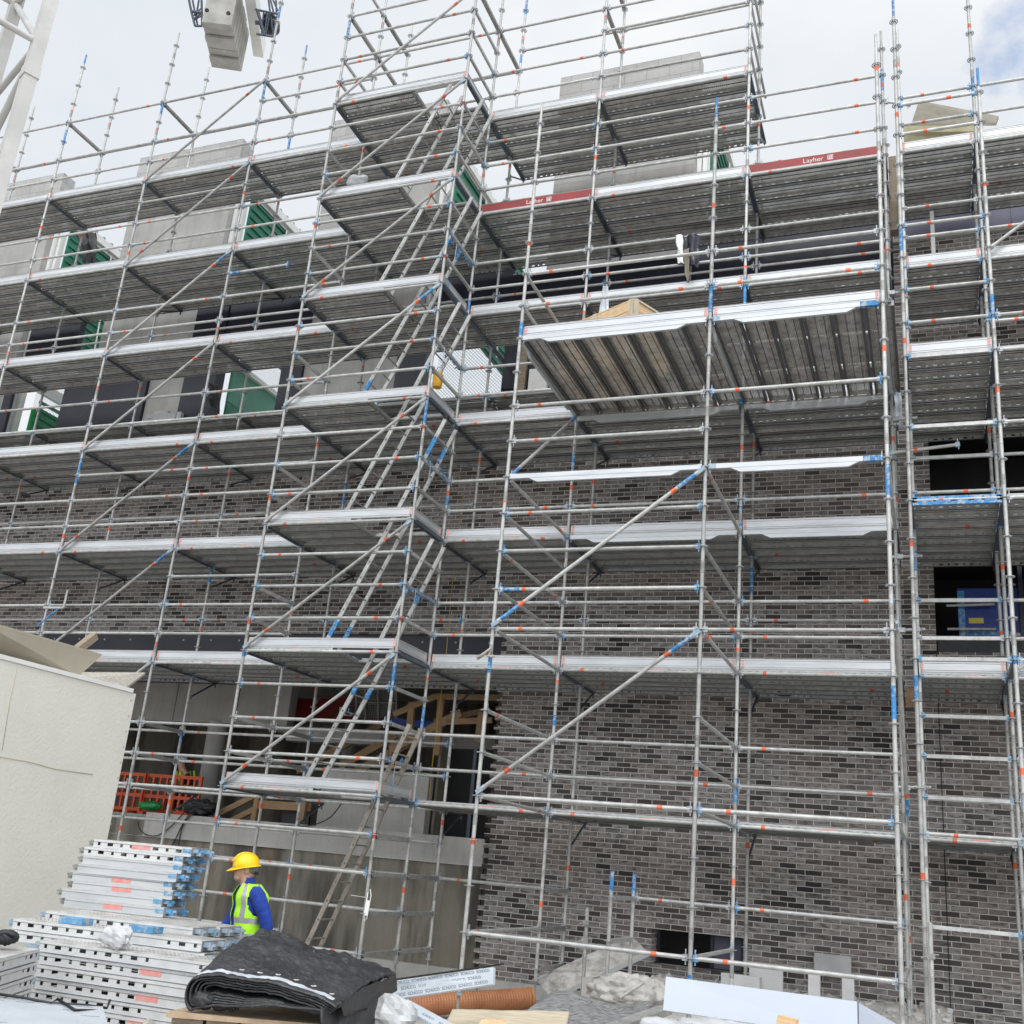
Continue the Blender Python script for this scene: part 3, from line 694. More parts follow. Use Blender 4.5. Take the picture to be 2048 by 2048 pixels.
for k in (7,11,13,15,16): rail(SX,(3.36,YT,k*.5),(5.93,YT,k*.5))
SX.done()
# ------------------------------------------------------------------ sky, sun, ground
w=bpy.data.worlds.new('World'); scene.world=w; w.use_nodes=True; nt=w.node_tree
for n in list(nt.nodes): nt.nodes.remove(n)
wo=nt.nodes.new('ShaderNodeOutputWorld'); bg=nt.nodes.new('ShaderNodeBackground'); nt.links.new(bg.outputs[0],wo.inputs[0])
sky=nt.nodes.new('ShaderNodeTexSky'); sky.sky_type='NISHITA'; sky.sun_disc=False
SUN_EL,SUN_AZ=R(52),R(165)      # high, behind and to the right of the viewer
sky.sun_elevation=SUN_EL; sky.sun_rotation=SUN_AZ
tc=nt.nodes.new('ShaderNodeTexCoord'); mp=nt.nodes.new('ShaderNodeMapping'); mp.inputs['Scale'].default_value=(1,1,1.7)
nt.links.new(tc.outputs['Generated'],mp.inputs[0])
n1=N(nt,'ShaderNodeTexNoise',Scale=2.3,Detail=8,Roughness=.52); nt.links.new(mp.outputs[0],n1.inputs[0])
cl=ramp(nt,[(.30,(7.5,8.0,8.65)),(.52,(8.5,8.85,9.3)),(.70,(9.8,9.9,10.0))],n1.outputs[0])
# breaks in the cloud show the blue behind
dn=nt.nodes.new('ShaderNodeVectorMath'); dn.operation='DOT_PRODUCT'; nt.links.new(tc.outputs['Generated'],dn.inputs[0])
dn.inputs[1].default_value=ray(2085,110).normalized()
n2=N(nt,'ShaderNodeTexNoise',Scale=9,Detail=8,Roughness=.6); nt.links.new(tc.outputs['Generated'],n2.inputs[0])
ma=N(nt,'ShaderNodeMath',op='MULTIPLY_ADD'); nt.links.new(n2.outputs[0],ma.inputs[0]); ma.inputs[1].default_value=.010; nt.links.new(dn.outputs['Value'],ma.inputs[2])
hole=ramp(nt,[(.9985,0.0),(1.0,1.0)],ma.outputs[0])
mr=N(nt,'ShaderNodeMapRange'); mr.inputs[1].default_value=1.0042; mr.inputs[2].default_value=1.0066; nt.links.new(ma.outputs[0],mr.inputs[0])
nt.nodes.remove(hole)
blue=mixc(nt,sky.outputs[0],(3.2,5.0,8.6),.75)
# thin cloud glows brighter round the hidden sun, high behind the viewer
ds=nt.nodes.new('ShaderNodeVectorMath'); ds.operation='DOT_PRODUCT'; nt.links.new(tc.outputs['Generated'],ds.inputs[0])
ds.inputs[1].default_value=(math.sin(SUN_AZ)*math.cos(SUN_EL),math.cos(SUN_AZ)*math.cos(SUN_EL),math.sin(SUN_EL))
g1=N(nt,'ShaderNodeMapRange'); g1.inputs[1].default_value=.25; g1.inputs[2].default_value=1; g1.inputs[3].default_value=1; g1.inputs[4].default_value=2.5; g1.interpolation_type='SMOOTHSTEP'; nt.links.new(ds.outputs['Value'],g1.inputs[0])
cl2=N(nt,'ShaderNodeVectorMath',op='SCALE'); nt.links.new(cl.outputs[0],cl2.inputs[0]); nt.links.new(g1.outputs[0],cl2.inputs['Scale'])
nt.links.new(mixc(nt,cl2.outputs[0],blue,mr.outputs[0]),bg.inputs[0]); bg.inputs[1].default_value=.1
sd=bpy.data.lights.new('sun','SUN'); sd.energy=1.3; sd.angle=R(16); sd.color=(1,.96,.9); so=bpy.data.objects.new('sun',sd); COL.objects.link(so)
sdir=Vector((math.sin(SUN_AZ)*math.cos(SUN_EL),math.cos(SUN_AZ)*math.cos(SUN_EL),math.sin(SUN_EL)))
so.rotation_euler=sdir.to_track_quat('Z','Y').to_euler()
scene.view_settings.view_transform='Standard'; scene.view_settings.look='None'; scene.view_settings.exposure=0; scene.view_settings.gamma=1
scene.cycles.transparent_max_bounces=24; scene.cycles.max_bounces=6
# ground: one large sheet, rough near the works
def hz(x,y):
    d=max(0,1-(abs(x+1)/14)**2)*max(0,1-(abs(y+1)/9)**2)
    z=noise.noise(Vector((x*.9,y*.9,0)))*.05+noise.noise(Vector((x*3,y*3,4)))*.02
    return GZ-.02+z*min(1,d*3)-(.0)
b=MB(); xsg=[-900,-300,-120,-60,-35]+[-28+i*.5 for i in range(90)]+[20,40,90,300,900]; ysg=[-900,-200,-60,-25]+[-16+i*.5 for i in range(64)]+[30,80,300,900]
vs=[Vector((x,y,hz(x,y))) for y in ysg for x in xsg]; nx=len(xsg)
b.add(vs,[(j*nx+i,j*nx+i+1,(j+1)*nx+i+1,(j+1)*nx+i) for j in range(len(ysg)-1) for i in range(nx-1)],'earth',True)
single('ground',b,None,None,(0,0,0),kind='structure')
# ------------------------------------------------------------------ the building under construction
B=thing('building','unfinished brick and concrete building behind the scaffold, with castellated concrete piers along its top','building',(-6,4.3,GZ))
def wall(b,x0,x1,z0,z1,y0,y1,m,holes=()):
    X=sorted({x0,x1,*[h[0] for h in holes],*[h[1] for h in holes]}); Z=sorted({z0,z1,*[h[2] for h in holes],*[h[3] for h in holes]})
    X=[x for x in X if x0<=x<=x1]; Z=[z for z in Z if z0<=z<=z1]
    for i in range(len(X)-1):
        # merge vertical runs so no hairlines appear
        run=None
        for j in range(len(Z)):
            solid=j<len(Z)-1 and not any(h[0]<=X[i] and h[1]>=X[i+1] and h[2]<=Z[j] and h[3]>=Z[j+1] for h in holes)
            if solid and run is None: run=Z[j]
            if not solid and run is not None: b.box((X[i],y0,run),(X[i+1],y1,Z[j]),m); run=None
HR=[(-1.42,-.12,-.38,.09),(2.54,4.9,4.17,5.52),(2.54,4.9,6.5,7.62)]
b=MB(); wall(b,-4.05,10,GZ-.3,7.62,4.2,4.53,'brick',HR); wall(b,2.12,10,7.62,10.95,4.2,4.53,'brick'); 
for i in range(int((4.2-GZ)/.075)):            # toothed left edge of the brickwork
    z=GZ+i*.076
    if i%2: b.box((-4.15,4.203,z),(-4.05,4.5,z+.066),'brick')
part('brick_wall',b,B)
b=MB(); b.box((-26,4.2,4.38),(-4.06,4.53,7.60),'brick'); 
b.box((-4.06,4.204,4.25),(-3.75,4.5,4.38),'brick'); part('brick_band',b,B)
b=MB()
for x0,x1,z0 in((-26,-4.06,7.6),): b.box((x0,4.12,z0),(x1,4.6,z0+.1),'concrete')
b.box((2.12,4.14,10.95),(10,4.6,11.02),'concrete')
part('coping',b,B)
b=MB(); b.box((2.527,4.196,-1.0),(2.539,4.2-.0005,4.15),'black'); b.box((-11.2,4.196,4.4),(-11.19,4.1995,7.6),'black'); part('movement_joint',b,B)
b=MB(); b.box((-26,4.25,3.50),(-4.05,4.6,4.377),'membrane'); 
for i in range(30):
    x=-4.4-i*.62; b.box((x,4.246,4.24),(x+.03,4.2499,4.27),'cast')
part('fascia',b,B,'dark navy membrane fascia under the brick band')
b=MB(); b.box((-1.25,4.38,7.62),(2.12,4.6,12.0),'membrane'); part('membrane_wall',b,B)
boxes('membrane_wall',B,'membrane',[((-4.6,4.20,8.9),(-1.25,4.297,11.25))])
b=MB(); b.box((2.13,4.30,11.02),(10,4.6,11.93),'membrane_pale')
for x in (3.9,5.6,7.3): b.box((x,4.296,11.03),(x+.01,4.2999,11.92),'membrane')
part('membrane_wall',b,B,'paler purple-grey membrane strip above the brickwork at the right')
b=MB(); b.box((2.1,4.28,11.932),(10,4.75,11.99),'pvc_frame'); part('roof_trim',b,B)
b=MB(); b.box((-4.04,4.54,-1.3),(10,9.5,-1.25),'concrete'); 
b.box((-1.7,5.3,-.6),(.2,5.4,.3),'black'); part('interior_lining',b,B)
# dark rooms behind the right-hand openings
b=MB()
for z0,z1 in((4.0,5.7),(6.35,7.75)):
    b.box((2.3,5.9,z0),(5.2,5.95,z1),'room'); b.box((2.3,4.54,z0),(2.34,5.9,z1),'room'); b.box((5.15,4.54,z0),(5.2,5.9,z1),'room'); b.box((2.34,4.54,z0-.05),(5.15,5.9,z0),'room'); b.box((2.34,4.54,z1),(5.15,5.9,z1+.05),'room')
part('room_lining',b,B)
b=MB(); b.box((-.57,4.46,-.36),(-.19,4.48,.07),'membrane_pale'); wn=part('window',b,B); boxes('mullion',B,'membrane',[((-1.40,4.44,-.36),(-1.36,4.5,.07)),((-.62,4.44,-.36),(-.58,4.5,.07)),((-.18,4.44,-.36),(-.14,4.5,.07))])
boxes('mullion',B,'galv_old',[((3.5,4.35,6.52),(3.56,4.45,7.60))]); boxes('mullion',B,'membrane',[((3.66,4.35,4.2),(3.72,4.45,5.5))]); boxes('sill_wrap',B,'rubber',[((2.56,4.26,4.17),(3.65,4.36,4.42))])
# piers
PX=[(-24.7,-21.9),(-19.5,-16.70),(-14.35,-11.55),(-9.17,-6.50),(-3.97,-1.25)]
for i,(a,c) in enumerate(PX):
    b=MB(); b.box((a,4.3,7.7),(c,4.62,15.12 if i<4 else 14.9),'concrete')
    for z in (10.4,13.2): b.box((a+.02,4.2975,z),(c-.02,4.2999,z+.012),'cast')
    p=part('pier',b,B)
    b=MB(); z0=15.12 if i<4 else 14.9
    b.box((a-.03,4.27,z0),(c+.03,4.66,15.72),'blockwork'); b.box((a+.05,4.40,15.72),(c-.35,4.8,15.82),'blockwork')
    q=bpy.data.objects.new('parapet',b.shift(B.location).mesh('parapet')); COL.objects.link(q); q.parent=p
    # right-hand jamb trim, then the green clad return going back into the building
    b=MB(); b.box((c+.01,4.45,8.3),(c+.09,4.6,14.15),'pvc_frame'); b.box((c+.11,4.52,8.3),(c+.19,4.66,14.15),'white_paint'); part('window_trim',b,B)
    b=MB(); x=c+.20
    b.box((x,4.7,11.2),(x+.05,8.6,14.5),'green_sheet')
    for j in range(16): b.box((x+.05,4.72,11.25+j*.205),(x+.085,8.58,11.30+j*.205),'green_sheet')
    part('green_cladding',b,B)
    b=MB(); b.box((x-.03,4.6,14.5),(x+.16,8.7,14.68),'white_paint'); b.box((x+.02,4.6,14.40),(x+.10,8.7,14.5),'galv')
    for j in range(14): b.box((x+.02,4.8+j*.28,14.68),(x+.12,4.86+j*.28,14.76),'cast')
    part('eaves_beam',b,B)
    for sx in (6.2,7.4): b=MB(); b.tube((x+.12,sx,11.3),(x+.12,sx-.2,14.4),.02,'white_paint',6); part('brace_rod',b,B)
# window-storey details (opening jambs wrapped in navy membrane)
for x0,x1,z0,z1 in((-14.95,-12.72,8.3,9.98),(-11.78,-10.98,8.3,11.4),(-9.42,-8.93,8.3,11.4),(-6.83,-6.22,8.0,10.0),(-4.62,-4.0,8.0,10.3),(-8.93,-6.83,8.3,8.95),(-16.68,-16.45,8.3,10)):
    b=MB(); b.box((x0,4.22,z0),(x1,4.5 if x0 in(-11.78,-6.83,-14.95) else 4.297,z1),'membrane') if not(x0==-8.93) else b.box((x0,4.26,z0),(x1,4.297,z1),'membrane')
    part('jamb_membrane',b,B)
boxes('lintel_membrane',B,'membrane',[((-10.97,4.25,10.75),(-9.43,4.4,11.75)),((-16.4,4.25,10.75),(-14.96,4.4,11.75)),((-6.2,4.25,10.2),(-4.61,4.4,11.75))])
b=MB(); b.box((-26,4.35,7.7),(-3.97,4.6,8.3),'concrete'); part('sill_wall',b,B)
for i in range(34):
    b=MB(); x=random.choice([random.uniform(-12.6,-11.8),random.uniform(-8.9,-6.9)]); s=random.uniform(.08,.2); z=8.3+random.uniform(.3,.62)
    b.box((x,4.10+i*.0023,z),(x+s*1.5,4.21+i*.0011,z+s),'block'); part('mortar_lump',b,B)
# green boards and white netting inside the window-storey openings
boxes('green_cladding',B,'green_sheet',[((-10.93,4.6,8.3),(-10.88,7.8,9.35))]); boxes('green_cladding',B,'green_bright',[((-16.2,4.6,8.3),(-16.15,5.5,9.6)),((-15.75,6.2,8.6),(-15.45,6.3,10.3))],'bright green board')
for i in range(9): b=MB(); b.box((-16.14,4.7,8.4+i*.17),(-16.10,7.6,8.47+i*.17),'green_sheet'); part('green_board',b,B)
boxes('safety_net',B,'green_net',[((-16.4,4.8,8),(-14.96,4.802,10.7))]); boxes('green_cladding',B,'green_pale',[((-15.9,7.6,9.3),(-14.9,7.65,10.0))])
boxes('white_cladding',B,'white_paint',[((-10.98,4.62,10.15),(-10.8,8.2,10.25)),((-16.2,4.62,10.0),(-16.1,7.6,10.25))]); boxes('green_cladding',B,'green_pale',[((-10.95,4.62,9.36),(-10.88,8.0,10.149))],'pale green boarding under the white beam')
boxes('safety_net',B,'green_net',[((-10.95,4.7,8),(-9.42,4.702,10.6)),((-6.2,4.7,8),(-4.62,4.702,10.6))])
boxes('inner_post',B,'green_sheet',[((-5.9,7.5,8.0),(-5.72,7.7,11.5)),((-4.95,7.0,8.0),(-4.80,7.2,10.0))]); boxes('inner_wall',B,'block',[((-6.6,8,8.0),(-4.0,8.4,8.9))])
boxes('door_frame',B,'timber_old',[((-4.3,4.1,8.0),(-4.12,4.19,9.7))]); boxes('door_edge',B,'white_paint',[((-4.05,4.1,8.0),(-3.7,4.19,9.2))])
# ground storey: podium, slab, columns, hanging wall
b=MB(); b.box((-30,4.3,GZ-.3),(-4.16,4.7,.72),'concrete_stained'); b.box((-4.155,4.32,GZ-.3),(-4.05,4.5,4.2),'concrete_stained'); part('retaining_wall',b,B)
b=MB(); b.box((-10.7,4.26,.722),(-4.16,4.7,1.13),'concrete'); b.box((-30,4.33,.722),(-10.72,4.7,1.05),'concrete_stained'); part('slab_edge',b,B)
b=MB(); b.box((-30,4.71,.85),(-4.06,12,1.10),'concrete'); part('floor_slab',b,B)
b=MB(); b.box((-6.6,4.2,GZ-.2),(-3.9,4.299,-.78),'concrete'); b.box((-4.0,4.12,GZ-.2),(2.3,4.197,-.85),'concrete'); part('footing',b,B)
b=MB(); b.box((-20,6.0,2.97),(-9.2,6.25,4.3),'concrete'); 
for x in(-13.9,-11.9,-10.4): b.box((x,5.996,2.98),(x+.012,5.9995,4.2),'black')
part('hanging_wall',b,B)
b=MB(); b.box((-9.2,6.05,2.70),(-4.05,6.35,2.97),'concrete'); part('beam',b,B)
b=MB(); b.box((-30,4.7,4.30),(-4.06,11.5,4.5),'concrete'); part('soffit',b,B)
for cx,cy in((-10.85,6.1),(-9.2,8.6),(-14.5,6.1)):
    b=MB(); b.tube((cx,cy,1.1),(cx,cy,3.0 if cy<7 else 4.3),.19,'concrete',20); part('column',b,B)
b=MB(); b.box((-30,11.0,1.1),(-4.0,11.2,4.3),'concrete_stained'); b.box((-4.04,4.7,.9),(-3.9,11.2,4.3),'concrete_stained'); part('back_wall',b,B)
b=MB(); b.box((-7.45,4.66,1.13),(-5.42,4.86,2.12),'concrete'); 
for (x,z) in((-7.2,1.5),(-6.8,1.35),(-6.3,1.75),(-5.9,1.6),(-5.9,1.45),(-5.88,1.3),(-5.7,1.95)): b.ring((0,0,0),0,0.001,.001,'concrete',4) if 0 else b.tube((x,4.657,z),(x,4.6599,z),.03,'cast',10)
part('partition_wall',b,B)
boxes('door_lining',B,'black',[((-5.40,5.3,1.12),(-4.06,5.35,2.6))]); boxes('door_reveal',B,'insul_dark',[((-5.4,4.9,1.12),(-5.36,5.3,2.6))]); boxes('door_post',B,'dark_steel',[((-4.8,5.0,1.12),(-4.74,5.1,2.6))]); boxes('hatch_cover',B,'membrane',[((-8.3,4.9,1.12),(-7.75,4.95,1.5))])
# small fixings on the wall
b=MB(); b.box((2.45,4.13,7.75),(2.95,4.199,8.35),'insulation'); b.box((2.6,4.125,7.8),(2.62,4.1295,8.2),'black'); part('insulation_offcut',b,B)
# ---- timber stair / falsework inside
t=thing('timber_stair','rough timber stair and handrails inside the dark ground floor, left of the brick wall','stair',(-6,5.6,1.1))
def beam(p,q,w,h,m,name,t,up=(0,0,1)):
    p=Vector(p);q=Vector(q); T=frame(p,q); b=MB(); b.box((0,-w/2,-h/2),((q-p).length,w/2,h/2),m,T); return part(name,b,t)
def zb(x,y): return (560+x*.2588,1340+y*.2588)
def za(x,y): return (200+x*.2588,1340+y*.2588)
for (a,c,Y) in(((130,780),(780,425),6.6),((460,750),(900,500),6.0),((560,800),(1050,540),5.4),((850,620),(1400,330),5.2)): beam(aty(*zb(*a),Y),aty(*zb(*c),Y),.05,.14,'timber','stringer',t)
for (a,c,Y) in(((880,345),(1200,205),5.2),((1200,205),(1700,215),5.2),((1190,400),(1560,320),5.6),((1290,400),(1640,390),5.2)): beam(aty(*zb(*a),Y),aty(*zb(*c),Y),.05,.10,'timber','handrail',t)
for (a,c,Y) in(((1020,250),(1000,500),5.2),((1250,190),(1210,660),5.2),((1560,330),(1530,560),5.2)): beam(aty(*zb(*a),Y),aty(*zb(*c),Y),.06,.12,'timber_z','newel_post',t)
t=thing('timber_prop','timber formwork props and boards standing on the podium slab right of the orange barriers','timber prop',(-8.6,5.0,1.1))
for a,c in(((920,1110),(1240,950)),((1010,1170),(1300,1020))): beam(aty(*za(*a),5.1),aty(*za(*c),5.1),.06,.10,'timber','raking_prop',t)
beam(aty(*za(1190,1175),5.0),aty(*za(1230,960),5.0),.12,.10,'timber_z','upright',t); beam(aty(*za(1230,1040),4.95),aty(*za(1630,1060),4.95),.05,.14,'timber','head_board',t)
beam(aty(*zb(160,1180),4.85),aty(*zb(190,1010),4.85),.06,.10,'timber_z','upright',t)
# blue sheet, mesh fences and red panels inside
t=thing('mesh_fence','grey mesh fence panels standing on the upper floor in front of red boards','fence',aty(*zb(620,380),7.0))
def quad(pts,th,m): 
    b=MB(); b.poly(pts,(0,1,0),th,m); return b
Q=lambda L,Y:[aty(*zb(*p),Y) for p in L]
part('mesh_panel',quad(Q([(580,150),(580,385),(900,400),(900,150)],7.0),.02,'grey_mesh'),t)
part('mesh_panel',quad(Q([(300,200),(290,365),(570,375),(570,190)],7.1),.02,'red_mesh'),t)
b=MB(); 
for x in(590,660,760,900): b.tube(aty(*zb(x,150),6.97),aty(*zb(x,395),6.97),.02,'galv',6)
b.tube(aty(*zb(580,150),6.97),aty(*zb(900,150),6.97),.02,'galv',6); b.tube(aty(*zb(580,250),6.97),aty(*zb(900,255),6.97),.012,'galv',6); part('fence_frame',b,t)
sg=thing('safety_sign','small white safety notice with a blue disc on the mesh fence inside','sign',aty(*zb(500,350),6.9))
part('board',quad(Q([(460,285),(455,350),(555,355),(555,290)],6.9),.02,'pvc_frame'),sg)
b=MB(); c=aty(*zb(530,315),6.88); b.tube(c,c+Vector((0,.015,0)),.085,'blue_box',18)
b.box(c+Vector((-.012,-.004,-.05)),c+Vector((.012,-.001,.05)),'pvc_frame'); part('disc',b,sg)
single('red_panel',quad(Q([(100,230),(90,385),(860,410),(870,365),(400,350),(560,210)],7.3),.04,'red_panel'),'dark red panels stored behind the mesh fence on the upper floor','panel')
single('tarpaulin',quad(Q([(870,370),(865,410),(1030,440),(1280,445),(1285,405)],5.9),.05,'blue_tarp'),'blue sheet spread on the upper landing behind the timber stair','tarpaulin')
# orange pedestrian barriers
def barrier(px0,px1,yt,yb,Y,label):
    p=aty(*za(px0,yt),Y); q=aty(*za(px1,yb),Y); t=thing('barrier',label,'barrier',(p.x,Y,1.1),'orange pedestrian barriers on the podium')
    x0,x1=p.x,q.x; H=.72
    boxes('rail',t,'barrier',[((x0,Y-.02,z),(x1,Y+.02,z+.06)) for z in(1.16,1.42,1.80)])
    n=4; boxes('upright',t,'barrier',[((x0+(x1-x0)*i/n-.02,Y-.022,1.12),(x0+(x1-x0)*i/n+.02,Y+.022,1.86 if i in(0,n) else 1.80)) for i in range(n+1)])
    boxes('foot',t,'barrier',[((x0+.1,Y-.2,1.105),(x0+.2,Y+.2,1.159)),((x1-.2,Y-.2,1.105),(x1-.1,Y+.2,1.159))])
barrier(150,350,810,830,5.2,'orange plastic barrier at the left end of the row, nearest the cream hut')
barrier(370,580,830,850,5.25,'orange plastic barrier in the middle of the row on the podium')
barrier(590,780,860,890,5.2,'orange plastic barrier at the right end of the row beside the grey column')
# ------------------------------------------------------------------ loose objects
mat('felt',(.34,.34,.335),(.07,.07,.075),15,.9,0,1.0,18,detail=10)
mat('hut_board',(.46,.42,.33),(.40,.36,.28),2,.85,0,.15,30)
mat('slab_pale',(.62,.55,.42),(.45,.38,.27),5,.85,0,.4,30,stretch=(1,6,1))
mat('stucco',(.55,.52,.46),(.36,.33,.29),22,.95,0,1.0,24,detail=8)
def lumpy(pts_fn,nu,nv,th,m,b=None,smooth=True):
    """a sheet S(u,v) given thickness th"""
    b=b or MB(); P=[[Vector(pts_fn(i/nu,j/nv)) for i in range(nu+1)] for j in range(nv+1)]
    vs=[p for r in P for p in r]; n=len(vs); w=nu+1
    lo=[p-Vector((0,0,th)) for p in vs]
    fs=[(j*w+i,j*w+i+1,(j+1)*w+i+1,(j+1)*w+i) for j in range(nv) for i in range(nu)]
    fs2=[tuple(n+k for k in reversed(f)) for f in fs]
    edge=[]
    for i in range(nu): edge.append((i+1,i,n+i,n+i+1)); k=nv*w+i; edge.append((k,k+1,n+k+1,n+k))
    for j in range(nv): k=j*w; edge.append((k,k+w,n+k+w,n+k)); k=j*w+nu; edge.append((k+w,k,n+k,n+k+w))
    b.add(vs+lo,fs+fs2+edge,m,smooth); return b
def bil(a,b_,c,d,u,v): return (a*(1-u)+b_*u)*(1-v)+(d*(1-u)+c*u)*v
def blob(c,r,m,amp=.3,sq=(1,1,1),seed=0,n=20,fq=3.0,flat=None,b=None):
    b=b or MB(); c=Vector(c); vs=[];fs=[]
    for j in range(n+1):
        for i in range(n*2):
            th=math.pi*j/n; ph=math.pi*i/n; d=Vector((math.sin(th)*math.cos(ph),math.sin(th)*math.sin(ph),math.cos(th)))
            k=1+amp*noise.noise(d*fq+Vector((seed,seed*2,0)))+amp*.5*noise.noise(d*fq*2.7+Vector((seed,0,3)))
            p=Vector((d.x*r*sq[0]*k,d.y*r*sq[1]*k,d.z*r*sq[2]*k))
            if flat is not None and p.z<flat: p.z=flat
            vs.append(c+p)
    w=n*2
    for j in range(n):
        for i in range(w): fs.append((j*w+i,(j+1)*w+i,(j+1)*w+(i+1)%w,j*w+(i+1)%w))
    b.add(vs,fs,m,True); return b
def text_mb(s,size,m,ext=.0006):
    cu=bpy.data.curves.new('lettering','FONT'); cu.body=s; cu.size=size; cu.extrude=ext; cu.resolution_u=2
    o=bpy.data.objects.new('lettering',cu); COL.objects.link(o); bpy.context.view_layer.update()
    me=o.evaluated_get(bpy.context.evaluated_depsgraph_get()).to_mesh(); b=MB(); b.add([v.co.copy() for v in me.vertices],[tuple(p.vertices) for p in me.polygons],m)
    o.to_mesh_clear(); bpy.data.objects.remove(o); bpy.data.curves.remove(cu); return b
def plane_frame(o,x,y):
    x=Vector(x).normalized(); y=Vector(y); y=(y-x*y.dot(x)).normalized(); z=x.cross(y)
    M=Matrix(((x.x,y.x,z.x),(x.y,y.y,z.y),(x.z,y.z,z.z))).to_4x4(); M.translation=Vector(o); return M
# lettering on the red toe boards
for o in list(bpy.data.objects):
    if o.name.startswith('toe_board') and o.data and 'red_board' in [m.name for m in o.data.materials]:
        L=max(v.co.x for v in o.data.vertices)
        q=text_mb('Layher',.115,'print_white'); xm=max(v.x for v in q.v); 
        q.ring((0,0,0),0,.0001,.0001,'print_white',3) if 0 else None
        b=MB(); T=Matrix.Translation((L*.42,-.0108,.036))@Matrix.Rotation(R(90),4,'X'); b.merge(q,T)
        me=b.mesh('lettering'); c=bpy.data.objects.new('lettering',me); COL.objects.link(c); c.parent=o
        b=MB()
        for (x0,z0,x1,z1) in((.0,.0,.085,.008),(.0,.077,.085,.085),(.0,.008,.008,.077),(.077,.008,.085,.077),(.02,.008,.036,.065),(.036,.02,.05,.030),(.05,.008,.065,.077)):
            b.box((L*.42+xm+.06+x0,-.0114,.034+z0),(L*.42+xm+.06+x1,-.0102,.034+z1),'print_white')
        c=bpy.data.objects.new('logo',b.mesh('logo')); COL.objects.link(c); c.parent=o
# ------------------------------------------------------------------ cream hut at the left
PR=at(272,1388,11.6); zt=PR.z; PL=atz(0,1318,zt); PR.z=PL.z=zt; dirf=(PL-PR); dirf.z=0; dirf.normalize(); nb=Vector((-dirf.y,dirf.x,0)); 
if nb.dot(Vector((-1,0,0)))<0: nb=-nb
t=thing('site_hut','large cream rendered box of a site hut filling the lower left corner','hut',(PR.x,PR.y,GZ))
b=MB(); A_=PR.copy(); E_=PR+dirf*6.0; q=[A_,E_,E_+nb*2.3,A_+nb*2.3]
b.hexa([Vector((p.x,p.y,GZ)) for p in q],[Vector((p.x,p.y,zt)) for p in q],'hut_render'); part('wall',b,t)
b=MB(); a0=A_+dirf*.06; q=[a0-nb*.012,E_-nb*.012,E_+nb*2.3,a0+nb*2.3]
b.hexa([Vector((p.x,p.y,zt+.002)) for p in q],[Vector((p.x,p.y,zt+.045)) for p in q],'white_paint'); part('roof_edge',b,t)
b=MB(); a1=A_+dirf*.9-nb*.002; a2=A_+dirf*2.13-nb*.002
def onface(px,py):
    d=ray(px,py); return CP+d*((PR-CP).dot(nb)/d.dot(nb))-nb*.002
b.path([onface(-8,1512),onface(60,1524),onface(110,1538),onface(185,1549)],.004,'hut_edge',4); part('crack',b,t)
b=MB(); b.path([onface(34,1335),onface(20,1400),onface(4,1500)],.003,'hut_edge',4); part('panel_joint',b,t)
for i in range(9): b=MB(); p_=onface(262-i*5.2,1400+i*31); b.tube(p_,p_-nb*.004,.010,'hut_edge',8); part('fixing',b,t)
def sheet(name,pts,th,m,label,cat,nrm=(0,0,-1),group=None):
    b=MB(); b.poly([Vector(p) for p in pts],nrm,th,m); return single(name,b,label,cat,group=group)
sheet('board',[atz(-60,1300,zt+.06),atz(155,1351,zt+.06),at(204,1308,11.4),at(-60,1232,9.6)],.02,'hut_board','plain beige board tilted up on top of the cream hut','board')
sheet('board',[at(160,1344,11.6),at(291,1345,13.0),at(250,1376,12.0),at(170,1356,11.2)],.03,'stucco','rough textured board sticking out behind the cream hut roof','board')
b=MB(); p=at(150,1303,11.6);q_=at(189,1272,11.9); T=frame(p,q_); b.box((0,-.04,-.04),((q_-p).length,.04,.04),'timber_old',T); single('timber_offcut',b,'short timber offcut poking up above the beige roof board','timber')
# ------------------------------------------------------------------ rubble bank in the foreground
def bank(x,y):
    e=min(1,max(0,(x+6.5)/1.2))*min(1,max(0,(4.8-x)/1.4)); e2=min(1,max(0,(y+8.2)/1.2))*min(1,max(0,(-3.3-y)/1.5))
    h=.60+.05*noise.noise(Vector((x*1.7,y*1.7,2)))+.03*noise.noise(Vector((x*6,y*6,2)))+.018*noise.noise(Vector((x*17,y*17,1)))
    return GZ-.03+h*(e*e2)**.7
b=MB(); nx,ny=230,110; vs=[Vector((-6.6+i*.05,-8.3+j*.05,bank(-6.6+i*.05,-8.3+j*.05))) for j in range(ny) for i in range(nx)]
b.add(vs,[(j*nx+i,j*nx+i+1,(j+1)*nx+i+1,(j+1)*nx+i) for j in range(ny-1) for i in range(nx-1)],'rubble',True)
rs=random.Random(5)
for i in range(900):
    x=rs.uniform(-5,4);y=rs.uniform(-7.4,-4); s=rs.uniform(.012,.05); z=bank(x,y)
    T=Matrix.Translation((x,y,z+s*.3))@Matrix.Rotation(rs.uniform(0,6),4,Vector((rs.random(),rs.random(),rs.random())).normalized())
    b.box((-s,-s*.7,-s*.5),(s,s*.7,s*.5),rs.choice(['rubble','block','rubble','stucco']),T)
single('rubble',b,None,None,(0,0,GZ),kind='stuff')
def wallbank(x,y): return -.66-.10*(y-2.7)*-1*0+.06*noise.noise(Vector((x*2,y*2,7)))+.03*noise.noise(Vector((x*7,y*7,7)))
b=MB(); 
def wb(u,v):
    x=-1.75+u*4.3; y=2.35+v*1.84; e=min(1,u*9)*min(1,(v+.05)*5); return (x,y,GZ+(wallbank(x,y)-GZ+.16*v)*e)
lumpy(wb,90,34,.03,'rubble',b)
